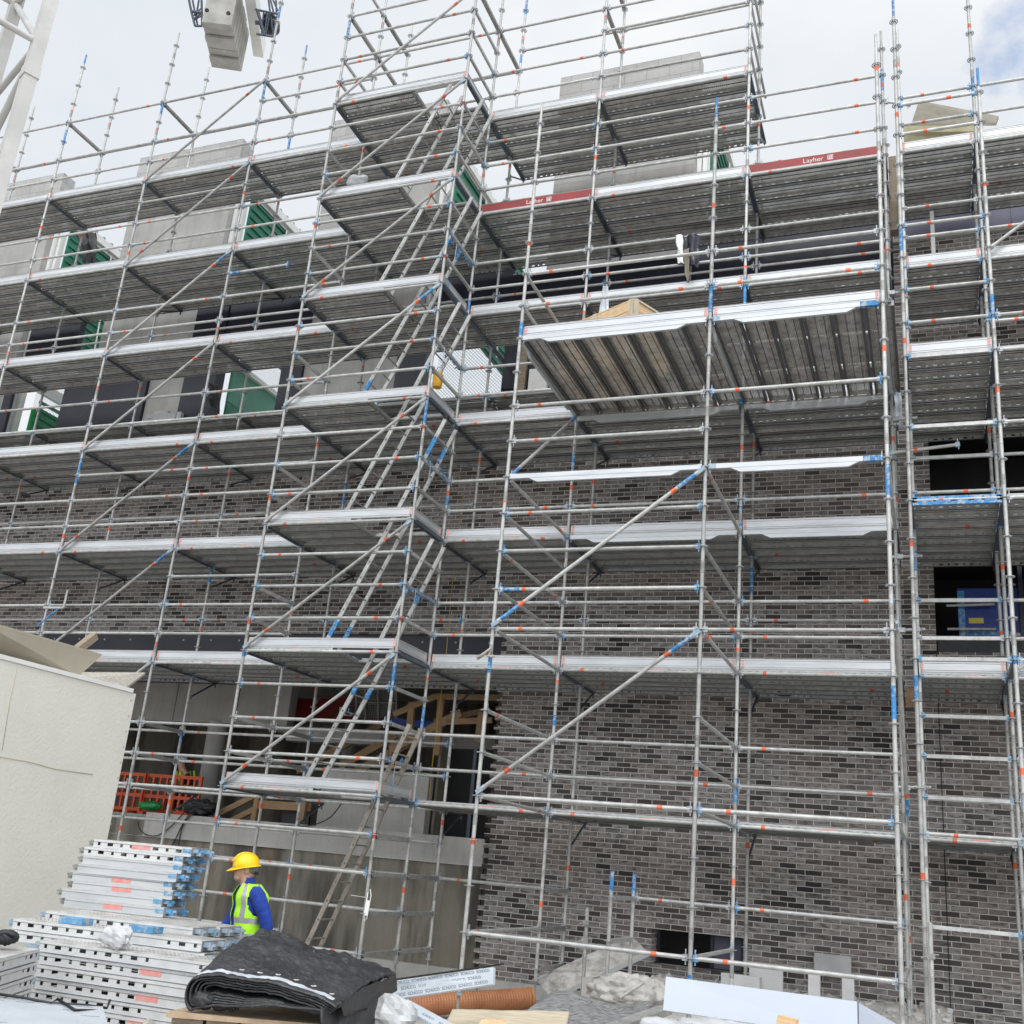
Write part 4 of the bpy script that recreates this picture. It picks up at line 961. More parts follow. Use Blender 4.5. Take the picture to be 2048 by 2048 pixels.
for i in range(260):
    u=rs.random();v=rs.random(); p=Vector(wb(u,v)); s=rs.uniform(.01,.045); T=Matrix.Translation(p)@Matrix.Rotation(rs.uniform(0,6),4,Vector((rs.random(),rs.random(),rs.random())).normalized()); b.box((-s,-s*.7,-s*.5),(s,s*.7,s*.5),rs.choice(['rubble','block','concrete']),T)
single('rubble',b,None,None,(0,0,GZ),kind='stuff')
# ------------------------------------------------------------------ stacks of steel planks
def plank_me(L,blue_ends,key):
    k=('pl',L,blue_ends,key)
    if k in ME: return ME[k]
    b=MB(); b.box((0,0,-.004),(L,.32,0),'plate_perf')
    for yy in(0,.317): b.box((0,yy,-.072),(L,yy+.003,-.004),'lip_white' if key!=2 and key!=3 else 'alu')
    b.box((0,-.0025,-.024),(L,.0,-.020),'galv_old')
    b.box((0,.003,-.072),(L,.022,-.069),'alu'); b.box((0,.298,-.072),(L,.317,-.069),'alu')
    b.box((.01,-.003,-.074),(L-.01,.0,-.070),'alu')
    for x0,s in((0,-1),(L,1)):
        b.box((min(x0,x0-s*.02),.004,-.066),(max(x0,x0-s*.02),.316,-.004),'galv_old')
        for yy in(.03,.21):
            m=('claw_blue' if s>0 else 'galv_old') if blue_ends else 'blue_faded'
            b.box((min(x0,x0+s*.05),yy,-.042),(max(x0,x0+s*.05),yy+.055,-.012),m); b.box((min(x0+s*.03,x0+s*.065),yy+.008,-.058),(max(x0+s*.03,x0+s*.065),yy+.047,-.03),m); b.box((min(x0+s*.048,x0+s*.08),yy+.016,-.034),(max(x0+s*.048,x0+s*.08),yy+.038,-.018),m)
            b.box((min(x0-s*.002,x0-s*.075),yy-.0335 if yy<.1 else yy,-.045),(max(x0-s*.002,x0-s*.075),yy+.02,-.012),m) if blue_ends and yy<.1 and s>0 else None
    if key in(1,3): b.box((L*.40,-.0022,-.052),(L*.40+.17,-.0002,-.016),'red_mark')
    ME[k]=b.mesh('steel_plank'); return ME[k]
def plank(p,ang,L,label,group,blue=False,key=0,roll=0,pitch=0):
    o=bpy.data.objects.new('steel_plank',plank_me(L,blue,key)); COL.objects.link(o); o.location=p; o.rotation_euler=(R(roll),R(pitch),ang)
    tag(o,label,'scaffold plank',group); return o
ordn=['topmost','second','third','fourth','fifth','sixth','seventh','eighth','ninth']
P0=at(85,1882,7.4); P0.z=0; P1=atz(400,1925,-.04); P1.z=0; angB=math.atan2((P1-P0).y,(P1-P0).x)
for i in range(6):
    p=P0+Vector((rs.uniform(-.015,.015),rs.uniform(-.01,.01),-.03-.078*i)); plank(p,angB+rs.uniform(-.006,.006),2.07,f'{ordn[i]} steel plank of the big lower stack left of the black folded sheet',"steel planks in the lower stack",key=i%2)
angA=math.atan2(*( (lambda d:(d.y,d.x))(atz(85,1893,-.05)-atz(0,1914,-.05)) ))
PA=atz(85,1893,-.05)
for i in range(5):
    d=Vector((math.cos(angA),math.sin(angA),0)); p=PA-d*1.62+Vector((0,0,-.03-.082*i)); p.z=-.06-.082*i; plank(p,angA,1.57,f'{ordn[i]} steel plank of the short stack cut by the left photo edge',"steel planks in the left stack",key=i%2)
PM=at(28,1836,7.8); PM2=atz(424,1884,PM.z); angM=math.atan2((PM2-PM).y,(PM2-PM).x)
pn=Vector((-math.sin(angM),math.cos(angM),0))
for i in range(4): plank(PM+pn*(.335+.33*(i//2))+Vector((.03*(i//2),0,.050-.078*(i%2))),angM,1.28,['upper plank of the middle row behind the two front long planks','lower plank of the middle row behind the two front long planks','upper plank of the rearmost long row under the short upper stack','lower plank of the rearmost long row under the short upper stack'][i],"steel planks crossing the middle of the pile")
for i in range(2):
    plank(PM+Vector((.03*i,-.02*i,-.078*i)),angM+.02*i,1.57,['upper','lower'][i]+' of the two long steel planks crossing the middle of the plank pile',"steel planks crossing the middle of the pile",blue=False)
PU=atz(122,1813,PM.z+.052); angU=angM+.06
for i in range(8):
    k=7-i; z=PU.z+.0665*k; p=Vector((PU.x+.012*k+rs.uniform(-.045,.045),PU.y+rs.uniform(-.01,.01)+.012*k,z+.075)); 
    plank(p,angU+rs.uniform(-.02,.02),.90,f'{ordn[i]} short blue-ended steel plank of the upper stack against the cream hut',"short blue-ended steel planks",blue=True,key=[1,0,2,2,3,3,2,3][i])
for u,lb in((.25,'left blue bearer between the long planks and the big lower stack'),(1.1,'right blue bearer between the long planks and the big lower stack')): 
    b=MB(); d=Vector((math.cos(angM),math.sin(angM),0)); c=PM+d*u; T=Matrix.Translation((c.x,c.y,PM.z-.185))@Matrix.Rotation(angM,4,'Z'); b.box((-.06,-.05,-.032),(.22,.33,.03),'blue_faded',T); single('bearer',b,lb,'bearer')
d=Vector((math.cos(angM),math.sin(angM),0))
for u,lb in((.36,'left blue claw bar on the long planks under the short upper planks'),(.95,'right blue claw bar on the long planks under the short upper planks')): b=MB(); T=Matrix.Translation(PM+d*u)@Matrix.Rotation(angM,4,'Z'); b.box((0,.03,.003),(.20,.16,.045),'claw_blue',T); single('bearer',b,lb,'bearer')
b=MB(); d=Vector((math.cos(angB),math.sin(angB),0))
for u,lb in((.3,'left timber bearer under the big lower plank stack'),(1.6,'right timber bearer under the big lower plank stack')): b=MB(); T=Matrix.Translation(P0+d*u+Vector((0,0,-.54)))@Matrix.Rotation(angB,4,'Z'); b.box((-.05,-.02,-.05),(.05,.4,.045),'timber_old',T); single('bearer',b,lb,'bearer')
def bagfn():
    b=MB(); c=at(236,1866,7.25); blob(c+Vector((0,0,-.03)),.105,'plastic_bag',.4,(1.2,.55,.75),3,13,1.3,b=b,flat=-.07); b.sm=[False]*len(b.sm); return b
single('plastic_bag',bagfn(),'crumpled translucent white bag hanging over the middle of the steel plank pile','bag')
b=MB(); blob(at(14,1874,6.9),.075,'rubber',.3,(1,1,.6),8,12,b=b); pts=[at(-20+i*9,1868+4*math.sin(i*1.3),6.85) for i in range(7)]; b.path(pts,.012,'rubber'); single('glove',b,'black rubber glove lying on the short plank stack at the left photo edge','glove')
# wrapped sheets bottom left
def film(name,pts,th,label,rows,size,gap,word='SCHÜCO',ink='print_grey',nrm=(0,0,-1),cat='wrapped panel'):
    t=thing(name,label,cat,Vector(pts[0])); b=MB(); b.poly(pts,nrm,th,'white_film'); part('panel',b,t)
    a,b2,c,d=[Vector(p) for p in pts]   # a->b2 bottom edge, d->c top edge
    T0=plane_frame(a,b2-a,d-a); wv=(b2-a).length; hv=(d-a).length; n=T0.to_3x3()@Vector((0,0,1)); off=n*.0025
    if n.dot(CP-a)<0: off=n*(-.0025)
    w=text_mb(word,size,ink,.0003); ww=max(v.x for v in w.v); q=MB()
    nrm_=T0.to_3x3()@Vector((0,0,1)); 
    for r in range(rows):
        vv=(r+.3)/rows; x=.03+(r%2)*(ww+gap)*.5
        while True:
            lo=a.lerp(b2,0); Lr=(a.lerp(d,vv)-b2.lerp(c,vv)).length
            if x+ww>Lr-.01: break
            o_=a.lerp(d,vv).lerp(b2.lerp(c,vv),x/Lr); q.merge(w,Matrix.Translation(off)@plane_frame(o_,b2.lerp(c,vv)-a.lerp(d,vv),d-a)); x+=ww+gap
    if q.v: part('lettering',q,t)
    return t
film('wrapped_sheet',[at(-40,2075,5.0),at(225,2080,5.1),at(205,2012,6.1),at(-40,1992,6.0)],.06,'white film-wrapped panels with grey print and black straps in the bottom left corner',7,.024,.06)
b=MB(); b.path([at(-20,1986,6.0),at(40,1994,6.0),at(100,2006,6.0),at(170,2010,6.05),at(214,2016,6.1),at(220,2000,6.15)],.008,'cable'); b.path([at(100,2008,5.98),at(115,1998,6.1),at(150,2020,5.8),at(205,2022,6.0)],.008,'cable'); single('strap',b,'black plastic strap lying across the film-wrapped panels','strap')
# pallet, plywood and the folded black sheet
zP=-.20
A1=atz(333,2024,zP);A2=atz(690,2052,zP); e1=(A2-A1).normalized(); e2=Vector((-e1.y,e1.x,0)); 
if e2.dot(CP-A1)>0: e2=-e2
t=thing('pallet','timber pallet under the plywood sheet and folded black sheeting','pallet',A1+Vector((0,0,-.5)))
Lp=(A2-A1).length*1.02
for i in range(6): b=MB(); b.hexa([A1+e1*x+e2*y+Vector((0,0,-.052)) for x,y in((.03+i*.19,.03),(.2+i*.19,.03),(.2+i*.19,.85),(.03+i*.19,.85))],[A1+e1*x+e2*y+Vector((0,0,-.028)) for x,y in((.03+i*.19,.03),(.2+i*.19,.03),(.2+i*.19,.85),(.03+i*.19,.85))],'timber_old'); part('deck_board',b,t)
for y in(.04,.4,.75): b=MB(); b.hexa([A1+e1*x+e2*yy+Vector((0,0,-.16)) for x,yy in((.03,y),(1.15,y),(1.15,y+.09),(.03,y+.09))],[A1+e1*x+e2*yy+Vector((0,0,-.054)) for x,yy in((.03,y),(1.15,y),(1.15,y+.09),(.03,y+.09))],'timber_old'); part('bearer',b,t)
b=MB()
for lay in range(2):
    for i in range(4):
        x=.06+i*.27; z=-.165-.17*lay
        b.hexa([A1+e1*xx+e2*yy+Vector((0,0,z-.155)) for xx,yy in((x,.05),(x+.25,.05),(x+.25,.8),(x,.8))],[A1+e1*xx+e2*yy+Vector((0,0,z)) for xx,yy in((x,.05),(x+.25,.05),(x+.25,.8),(x,.8))],'timber_old')
single('timber_block',b,'old timber blocks stacked under the pallet below the black folded sheet','timber block')
b=MB(); b.hexa([A1+Vector((0,0,-.026)),A2+Vector((0,0,-.026))+e1*.05,A2+e2*.86+Vector((0,0,-.026)),A1+e2*.75+e1*.2+Vector((0,0,-.026))],[A1,A2+e1*.05,A2+e2*.86,A1+e2*.75+e1*.2],'ply'); single('plywood_sheet',b,'pinkish plywood sheet on the pallet beneath the folded black sheeting','plywood')
# folded sheeting: nested loops whose openings face the viewer, pushed back in depth
FLp=at(392,1960,6.0);FRp=at(672,2018,5.85);BLp=at(535,1862,6.95);BRp=at(792,1948,6.75)
t=thing('folded_sheeting','big folded black rubber sheet with a white edge stripe on a pallet in the foreground','sheeting',(-1.1,-6.1,zP))
ex=(FRp-FLp); Lx=ex.length
def topfn(s,v,drop=0):
    p=bil(FLp,FRp,BRp,BLp,s,v); 
    arch=math.sin(math.pi*min(1,s*1.02))**.7*.055*(1-v)+math.sin(math.pi*v)*.03
    nz=.034*noise.noise(Vector((s*4,v*4,drop*3)))+.020*abs(noise.noise(Vector((s*9+v*3,v*8,drop))))+.011*noise.noise(Vector((s*19,v*22,3)))+.006*noise.noise(Vector((s*41,v*37,3)))
    return p+Vector((0,0,arch+nz*min(1,.35+v)-drop))
ns,nv=90,48
cols=['rubber','rubber','rubber','rubber','rubber']
mat('stripe',(.55,.58,.63),(.36,.39,.43),12,.6,0,.3,20)
def scuffs_glints(nt,v,c):  # scratch lines plus crumple highlights painted as pale streaks
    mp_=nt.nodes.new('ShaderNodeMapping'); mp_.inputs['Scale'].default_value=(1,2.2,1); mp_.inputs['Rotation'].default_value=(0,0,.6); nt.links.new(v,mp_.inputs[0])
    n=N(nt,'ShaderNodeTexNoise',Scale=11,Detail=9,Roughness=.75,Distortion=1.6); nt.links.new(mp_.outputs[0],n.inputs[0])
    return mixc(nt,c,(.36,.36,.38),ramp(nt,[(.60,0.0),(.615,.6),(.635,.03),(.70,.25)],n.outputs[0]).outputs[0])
mat('rubber_light',(.018,.018,.021),(.045,.045,.05),5,.30,0,1.0,12,detail=7,extra=scuffs_glints)
for li in range(5):
    b=MB(); off=.0+.016*li; a=.02*li; 
    prof=[]
    K=90
    # loop: right fold -> along the top to the left -> round the left fold -> back underneath to the right
    for i in range(K+1):
        s=1-.0-a*.7-(1-2*a*.9)*i/K; prof.append((s,'t',0))
    lt=[(s,0) for s,_,_ in prof]
    zs=[(s,-off) for s,_ in lt]
    hl=.155-.030*li
    nL=12
    sl=lt[-1][0]
    for i in range(1,nL): th=math.pi*i/nL; zs.append((sl-math.sin(th)*.055*(1-.12*li),-off-hl*(1-math.cos(th))/2))
    Kb=46; send=.93-a
    for i in range(Kb+1):
        u=i/Kb; s=sl+(send-sl)*u; zs.append((s,-off-hl*(1-u**1.3)-(.055-.008*li)*math.sin(math.pi*min(1,u))*0-(.045-.006*li)*u))
    P=[]
    for j in range(nv+1):
        v=j/nv*(1 if li<2 else .8); jit=-.016*li+.01*noise.noise(Vector((li*5,j*.01,0)))
        row=[]
        for (s,dz) in zs:
            w_=topfn(max(0,min(1,s)),v if li==0 else min(1,v+.008*li)); w_=w_+ex*(s-max(0,min(1,s)))
            fr_=1-.55*v if dz<-off-.002 else 1
            q=w_+Vector((0,0,dz*fr_))+(BLp-FLp)*(.012*noise.noise(Vector((s*6,li*3.3,1)))*(1-v))
            if q.z<zP+.006: q.z=zP+.006+.002*li
            row.append(q)
        P.append(row)
    w=len(zs); vs=[p for r_ in P for p in r_]
    fs=[(j*w+i,j*w+i+1,(j+1)*w+i+1,(j+1)*w+i) for j in range(nv) for i in range(w-1)]
    o_=len(b.v)
    for idx,f in enumerate(fs): pass
    ftop=[f for k,f in enumerate(fs)]
    j_of=lambda k:k//(w-1); i_of=lambda k:k%(w-1)
    b.v+=[v.copy() for v in vs]
    for k,f in enumerate(fs):
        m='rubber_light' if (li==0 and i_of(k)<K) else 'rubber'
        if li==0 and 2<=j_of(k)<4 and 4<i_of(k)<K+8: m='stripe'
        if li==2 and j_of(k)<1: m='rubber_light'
        b.f.append(list(f)); b.m.append(b.mi(m)); b.sm.append(True)
    me_=part('fold' if li else 'top_sheet',b,t); md=me_.modifiers.new('thick','SOLIDIFY'); md.thickness=.009; md.offset=-1
# crumpled corner hanging off the right side
b=MB()
def flap(u,v):
    p=bil(at(640,2010,5.8),at(770,1960,6.55),at(742,2075,6.2),at(648,2075,5.75),u,v)
    n=_f*(.05*noise.noise(Vector((u*7,v*2.2,9)))-.03*math.sin(u*16+v*2)); return p+n
me_=part('hanging_corner',lumpy(flap,60,40,.006,'rubber',b),t)
b=MB()
def flap2(u,v):
    p=bil(at(676,2014,5.8),at(792,1948,6.7),at(795,1978,6.75),at(700,2030,6.0),u,v); return p+Vector((0,0,.03*math.sin(v*9+u*3)*(.6+.4*math.sin(u*5))+.015*noise.noise(Vector((u*9,v*9,2)))))
part('crumpled_edge',lumpy(flap2,60,30,.006,'rubber',b),t)
for a_,r_,k_ in(((405,2000),.06,2),((440,2008),.045,5),((465,2012),.035,6)): b=MB(); blob(at(*a_,6.0),r_,'rubber',.3,(1.2,.8,.8),k_,14,b=b); part('tucked_bundle',b,t)
for i in range(6):
    b=MB(); c=topfn(.25+.13*i,.13)+Vector((0,0,.008)); b.ring(c,.008,.016,.004,'print_white',10); part('eyelet',b,t)
# white panel with print, strips, bags
film('wrapped_sheet',[at(772,2001,7.0),at(986,1968,7.6),at(987,1934,7.7),at(784,1962,7.1)],.03,'long white panel with printed protective film lying right of the black folded sheet',3,.030,.022,nrm=(.2,1,-.3))
b=MB(); b.tube(at(784,1960,7.05),at(1007,1928,7.8),.006,'black',6); single('metal_rod',b,'thin dark rod along the top edge of the printed white panel','rod')
film('film_strip',[at(800,2012,6.6),at(905,2070,6.2),at(925,2058,6.3),at(815,1998,6.7)],.02,'narrow strip of printed white film profile running into the bottom edge of the photo',1,.028,.05)
b=MB(); blob(at(778,2034,6.4),.15,'plastic_bag',.3,(1.1,.8,.8),11,12,1.2,b=b); b.sm=[False]*len(b.sm); single('plastic_bag',b,'bright white crumpled plastic bag right of the black folded sheet at the bottom edge','bag')
b=MB(); pa=at(800,2013,12.9);pb=at(1058,1997,13.5); dpp=(pb-pa); n=96
b.path([pa+dpp*(i/n) for i in range(n+1)],[.129 if i%2 else .123 for i in range(n+1)],'hose_orange',24); b.sm=[False]*len(b.sm)
b.f.pop(); b.m.pop(); b.sm.pop()
ax=dpp.normalized(); b.path([pb-ax*.0,pb+ax*.04],[.131,.133],'hose_orange',20); b.f.pop();b.m.pop();b.sm.pop(); b.tube(pb+ax*.041,pb-ax*.3,.122,'timber_old',20,r2=.10,caps=False)
b.f=[f for f in b.f]
single('drain_pipe',b,'orange-brown corrugated drain pipe lying behind the printed white panel','pipe')
def rough(pts,th,m,name,label,cat,amp=.02,fq=6,nu=40,nv=24):
    b=MB(); P=[Vector(p) for p in pts]
    return single(name,lumpy(lambda u,v: bil(*P,u,v)+Vector((0,0,amp*noise.noise(Vector((u*fq,v*fq,len(name)))))),nu,nv,th,m,b),label,cat)
rough([at(878,2072,7.2),at(1128,2072,7.2),at(1139,2022,8.3),at(905,2018,8.2)],.05,'slab_pale','insulation_slab','pale yellowish slab with ragged left edge at the bottom centre of the photo','slab',.006)
rough([at(985,2075,7.2),at(1290,2075,7.2),at(1300,2016,10.0),at(1105,1983,11.2)],.05,'felt','felt_sheet','dark grey mottled felt sheet draped over the ground at the bottom centre','sheet',.12,2.3,50,40)
rough([at(940,2070,6.2),at(1030,2072,6.2),at(1010,2040,6.6),at(965,2036,6.6)],.02,'timber_pale','insulation_offcut','small pale offcut at the bottom edge in front of the yellowish slab','offcut',.01)
b=MB(); blob(aty(1262,1990,.9),.42,'rubble',.22,(1.15,.8,.5),4,34,4,flat=-.2,b=b); single('sand_heap',b,'pale heap of sand and lime in front of the low basement window','heap')
b=MB(); c=aty(1265,1978,.35); b.tube(c+Vector((-.13,0,-.1)),c+Vector((.12,.02,.08)),.018,'galv',8); b.ring(c+Vector((-.14,0,-.12)),.02,.07,.01,'galv_old',12); single('jack_base',b,'loose scaffold base jack lying on the pale sand heap','base jack')
# little pit box, sloping plank, props
t_=aty(1200,1975,1.6); b=MB(); wall(b,-1.52,-.85,GZ,-.42,1.2,1.27,'concrete'); b.box((-1.52,1.272,GZ),(-1.44,2.3,-.42),'concrete'); single('pit_wall',b,'low concrete corner of a pit behind the grey felt sheet','wall')
rp=[aty(1100,1993,2.7),aty(1296,1903,3.5),aty(1286,1874,3.9),aty(1090,1950,3.1)]
t=thing('sloping_plank','perforated steel plank sloping down from the wall to the ground left of the low window','scaffold plank',rp[0])
T=plane_frame(rp[0],rp[1]-rp[0],rp[3]-rp[0]); Lr=(rp[1]-rp[0]).length; Wr=(rp[3]-rp[0]).length
b=MB(); b.box((0,0,-.004),(Lr,Wr,0),'plate_perf',T); part('plate',b,t); b=MB(); b.box((0,-.004,-.07),(Lr,0,.0),'lip_white',T); b.box((0,Wr,-.07),(Lr,Wr+.004,0),'lip_white',T); part('side_lip',b,t)
def prop(x,y,z1,label,cpl=(),m='galv',group=None):
    t=thing('scaffold_tube',label,'tube',(x,y,GZ),group); b=MB(); b.tube((x,y,GZ),(x,y,z1),.0242,m,10); b.box((x-.06,y-.06,GZ),(x+.06,y+.06,GZ+.01),'galv_old'); part('tube',b,t)
    for z in cpl:
        b=MB(); coupler(b,(x,y,z),'galv_old'); b.tube((x-.1,y-.03,z-.03),(x+.02,y-.03,z+.02),.01,'galv_old',6); part('coupler',b,t)
pm=aty(1170,1900,1.9); prop(pm.x,1.9,aty(1172,1815,1.9).z,'short dusty tube with two old couplers standing in front of the brick wall',(aty(1170,1845,1.9).z,aty(1168,1880,1.9).z),'galv_old')
t=thing('side_frame','two short blue-topped standards with cross bars by the wall right of the dusty tube','scaffold frame',(-1.3,2,GZ))
for (y) in(YT,Y0):
    b=MB(); x=-1.3; b.tube((x,y,GZ),(x,y,.55),.0242,'galv',10); b.tube((x,y,.55),(x,y,.8),.0248,'blue_paint',10)
    for k in(-1,0,1): rosette(b,(x,y,k*.5))
    part('standard',b,t)
for k in(-1,0,1): b=MB(); b.box((-1.325,YT+.03,k*.5-.03),(-1.275,Y0-.03,k*.5+.02),'galv'); part('cross_bar',b,t)
b=MB(); b.tube((-1.3,YT,-.62),(.3,YT,-.66),.024,'galv',8); part('ledger',b,t)
pz=aty(1863,1845,1.2); prop(aty(1862,1900,1.3).x,1.3,aty(1862,1845,1.3).z,'short plain tube clamped beside the front standard of the narrow right tower',(aty(1862,1912,1.3).z,))
# concrete blocks
def block(px0,px1,py0,py1,Y,dep,label,rz=0,lean=0):
    a=aty(px0,py1,Y);c=aty(px1,py0,Y); b=MB(); w=abs(c.x-a.x);h=abs(c.z-a.z); T=Matrix.Translation(((a.x+c.x)/2,Y,min(a.z,c.z)))@Matrix.Rotation(rz,4,'Z')@Matrix.Rotation(lean,4,'X'); b.box((-w/2,0,0),(w/2,dep,h),'block',T)
    o=single('concrete_block',b,label,'concrete block',group=None); md=o.modifiers.new('edge','BEVEL'); md.width=.006; md.segments=2
block(1498,1566,1932,1982,3.2,.1,'large grey concrete block standing in rubble right of the low window',.1)
block(1628,1702,1913,1948,4.3,.06,'thin grey block leaning against the brick wall',0,-.1)
block(1616,1640,1950,1992,2.75,.1,'left of the two small upright concrete blocks in front of the leaning block')
block(1684,1708,1958,2002,2.75,.1,'right of the two small upright concrete blocks, nearest the front standard')
block(1440,1520,1955,1975,3.0,.12,'low grey block half buried in rubble under the basement window',-.1)
# white board and its neighbours
sheet('foam_board',[at(1326,2020,5.5),at(1716,2078,5.3),at(1714,2003,5.4),at(1332,1953,5.6)],.05,'white_board','long plain white board propped on edge at the bottom right of the photo','board',nrm=(-.1,1,-.15))
sheet('foam_board',[at(1718,2075,5.35),at(1800,2085,5.6),at(1800,2052,5.7),at(1718,2006,5.45)],.03,'white_board','narrow folded-back white board at the right end of the long white board','board',nrm=(-.3,1,0))
b=MB(); p=at(1555,2052,5.1);q_=at(1640,2075,5.0); T=frame(p,q_); b.box((0,-.03,-.03),((q_-p).length,.03,.03),'timber_pale',T); p2=at(1562,2048,5.12); b.box((0,-.02,.03),(.09,.03,.05),'timber_pale',T); single('timber_offcut',b,'pale broken timber end in front of the long white board','timber')
for i,(a,c,Y,lb) in enumerate((((1690,1990),(1900,2030),2.0,'dusty steel plank lying on the ground under the narrow right tower'),((1660,2002),(1860,2045),1.0,'holed steel plank at the bottom edge left of the short clamped tube'))):
    p=aty(*a,Y); q_=aty(*c,Y); p.z=q_.z=(-.80 if i==0 else -.86); o=plank(p,0.0,1.57,lb,None)
for i,(x,y,r_) in enumerate(((1330,2046,.10),(1420,2050,.12),(1480,2052,.09))):
    b=MB(); blob(at(x,y+6,5.2),r_,'plastic_bag',.35,(1.3,.8,.35),20+i,11,1.6,b=b); single('plastic_scrap',b,['white plastic scrap under the left end of the long white board','crumpled white plastic below the middle of the long white board','small white plastic scrap right of the crumpled plastic at the bottom edge'][i],'plastic scrap')
b=MB(); p=at(1225,2058,6.3);q_=at(1330,2020,7.0); T=frame(p,q_); b.box((0,-.05,-.02),((q_-p).length,.05,.02),'galv_old',T); b.box((.1,-.12,-.03),(.45,-.06,.0),'galv_old',T); single('metal_channel',b,'grey metal channel lying left of the long white board','metal channel')
# ------------------------------------------------------------------ things on the scaffold
c0=aty(1268,600,1.0); x0,y0,z0=c0.x,1.0,7.57; H=c0.z-z0
t=thing('crate','open-topped pale timber crate standing on the loading bay deck','crate',(x0,y0,z0))
# corner nearest the viewer at c0; one side runs left, the other back
dl=(aty(1141,650,1.55)-c0); dl.z=0; dl=dl.normalized(); 
dr=Vector((dl.y,-dl.x,0)); dr=dr if dr.y>0 else -dr
LL,WW=1.45,.8
def cs(o,d,L,m='timber_pale',name='side_panel'):
    b=MB(); T=frame(o,o+d)
    for i in range(6): b.box((0,-.011,.005+i*H/6),(L,.011,(i+1)*H/6-.006),m,T)
    part(name,b,t)
O=Vector((x0,y0,z0)); cs(O,dl,LL); cs(O,dr,WW); cs(O+dl*LL,dr,WW); cs(O+dr*WW,dl,LL)
for o_,d_,n_ in((O,dl,dr),(O,dr,dl)):
    L_=LL if d_ is dl else WW
    for u in(.03,.5*L_ if d_ is dl else .999*L_-.03,L_-.05):
        b=MB(); c=o_+d_*u-n_*.026; T=frame(c,c+d_); b.box((-.04,-.014,0),(.04,.014,H+.01),'slab_pale',T); part('batten',b,t)
b=MB(); T=frame(O,O+dl); b.box((0,-.012,H),(LL,.012,H+.02),'timber_pale',T); part('top_rail',b,t); b=MB(); T=frame(O,O+dr); b.box((0.032,-.03,H),(WW,.03,H+.03),'slab_pale',T); part('top_rail',b,t)
def cloth(pts,m,name,label,cat,amp=.05,nu=24,nv=24,fq=4):
    b=MB(); P=[Vector(p) for p in pts]
    return single(name,lumpy(lambda u,v: bil(*P,u,v)+Vector((.3*amp*noise.noise(Vector((u*fq,v*2,5))),amp*math.sin(u*12+v*3)*.6+amp*noise.noise(Vector((u*fq,v*fq,1))),0)),nu,nv,.008,m,b),label,cat)
cloth([aty(1195,640,1.6),aty(1218,642,1.6),aty(1216,570,1.7),aty(1206,572,1.7)],'white_film','film_scrap','white film scrap standing up out of the timber crate','film scrap',.02)
t=thing('jacket','dark jacket with white patches hung over a guard rail above the loading deck','jacket',(-.63,2.5,10.5))
def jk(u,v,k=0):
    a,b_,c,d=aty(1356,530,2.50),aty(1398,535,2.50),aty(1398,470,2.50),aty(1352,476,2.50); p=bil(a,b_,c,d,u,v); return p+Vector((.03*noise.noise(Vector((u*3,v*3,k))),-.03-.03*math.sin(u*11+k)+.03*noise.noise(Vector((u*5,v*4,k))),0))
b=MB(); lumpy(lambda u,v:jk(u,v),20,24,.01,'membrane',b); part('body',b,t)
b=MB(); lumpy(lambda u,v:jk(u*.3+.02,v*1.0)+Vector((0,-.03,0)),8,24,.01,'pvc_frame',b); part('white_lining',b,t)
b=MB(); lumpy(lambda u,v:jk(.35+u*.25,v*1.1-.55)+Vector((0,-.02,0)),8,24,.01,'insul_dark',b); part('sleeve',b,t)
cloth([aty(1788,850,2.9),aty(1806,850,2.9),aty(1802,778,2.9),aty(1786,782,2.9)],'white_film','film_scrap','white film scrap caught between the two right-hand towers','film scrap',.03)
cloth([aty(165,525,4.0),aty(193,527,4.0),aty(190,462,4.0),aty(150,465,4.0)],'rubber','black_bag','black plastic hanging in the upper left window opening over green boards','plastic sheet',.08)
cloth([aty(412,800,4.0),aty(440,830,4.0),aty(438,770,4.0),aty(418,765,4.0)],'rubber','black_bag','black plastic hanging in the middle-storey opening with white boards','plastic sheet',.06)
b=MB(); c=aty(876,757,2.05); b.tube(c+Vector((0,0,-.16)),c+Vector((0,0,.02)),.075,'yellow_lamp',12,r2=.09); blob(c+Vector((0,0,.03)),.085,'yellow_lamp',.1,b=b,n=10); b.path([c+Vector((-.06,0,.06)),c+Vector((-.03,0,.2)),c+Vector((.05,0,.2)),c+Vector((.07,0,.06))],.008,'galv',5); single('work_lamp',b,'yellow work lamp hooked on the ladder tower beside the bright opening','lamp')
# blue lashings on the access tower
def lash(z,label):
    t=thing('lashing',label,'rope',(-4.64,1.9,z),'blue rope lashings on the access tower'); b=MB(); r2=random.Random(int(z*10))
    for i in range(7):
        c=Vector((-4.66+r2.uniform(-.03,.05),YT+.1+i*.14,z+r2.uniform(-.03,.03))); b.path([c+Vector((r2.uniform(-.05,.05),r2.uniform(-.05,.05),r2.uniform(-.06,.06))) for _ in range(5)],.009,'blue_paint',5)
    b.path([Vector((-4.6,YT+.3,z)),Vector((-4.62,YT+.32,z-.25)),Vector((-4.6,YT+.3,z-.42))],.006,'blue_faded',5); part('knots',b,t)
lash(4.5,'blue rope lashing round the tower guard beam one lift above the white crossing deck'); lash(6.5,'blue rope lashing on the tower end guard just below the black ladder feet'); lash(8.5,'tangled blue rope on the tower end guard beside the yellow work lamp'); lash(2.0,'blue rope holding the timber-coloured ladder to the lowest tower guard'); lash(10.4,'blue rope knot on the tower end guard in front of the highest ladders')
b=MB(); b.path([(-3.9,3.2,6.9),(-3.88,3.2,6.4),(-3.92,3.22,5.9),(-3.9,3.2,5.6)],.006,'rope_yellow',5); single('rope',b,'thin yellow rope dangling below the deck right of the ladder tower','rope')
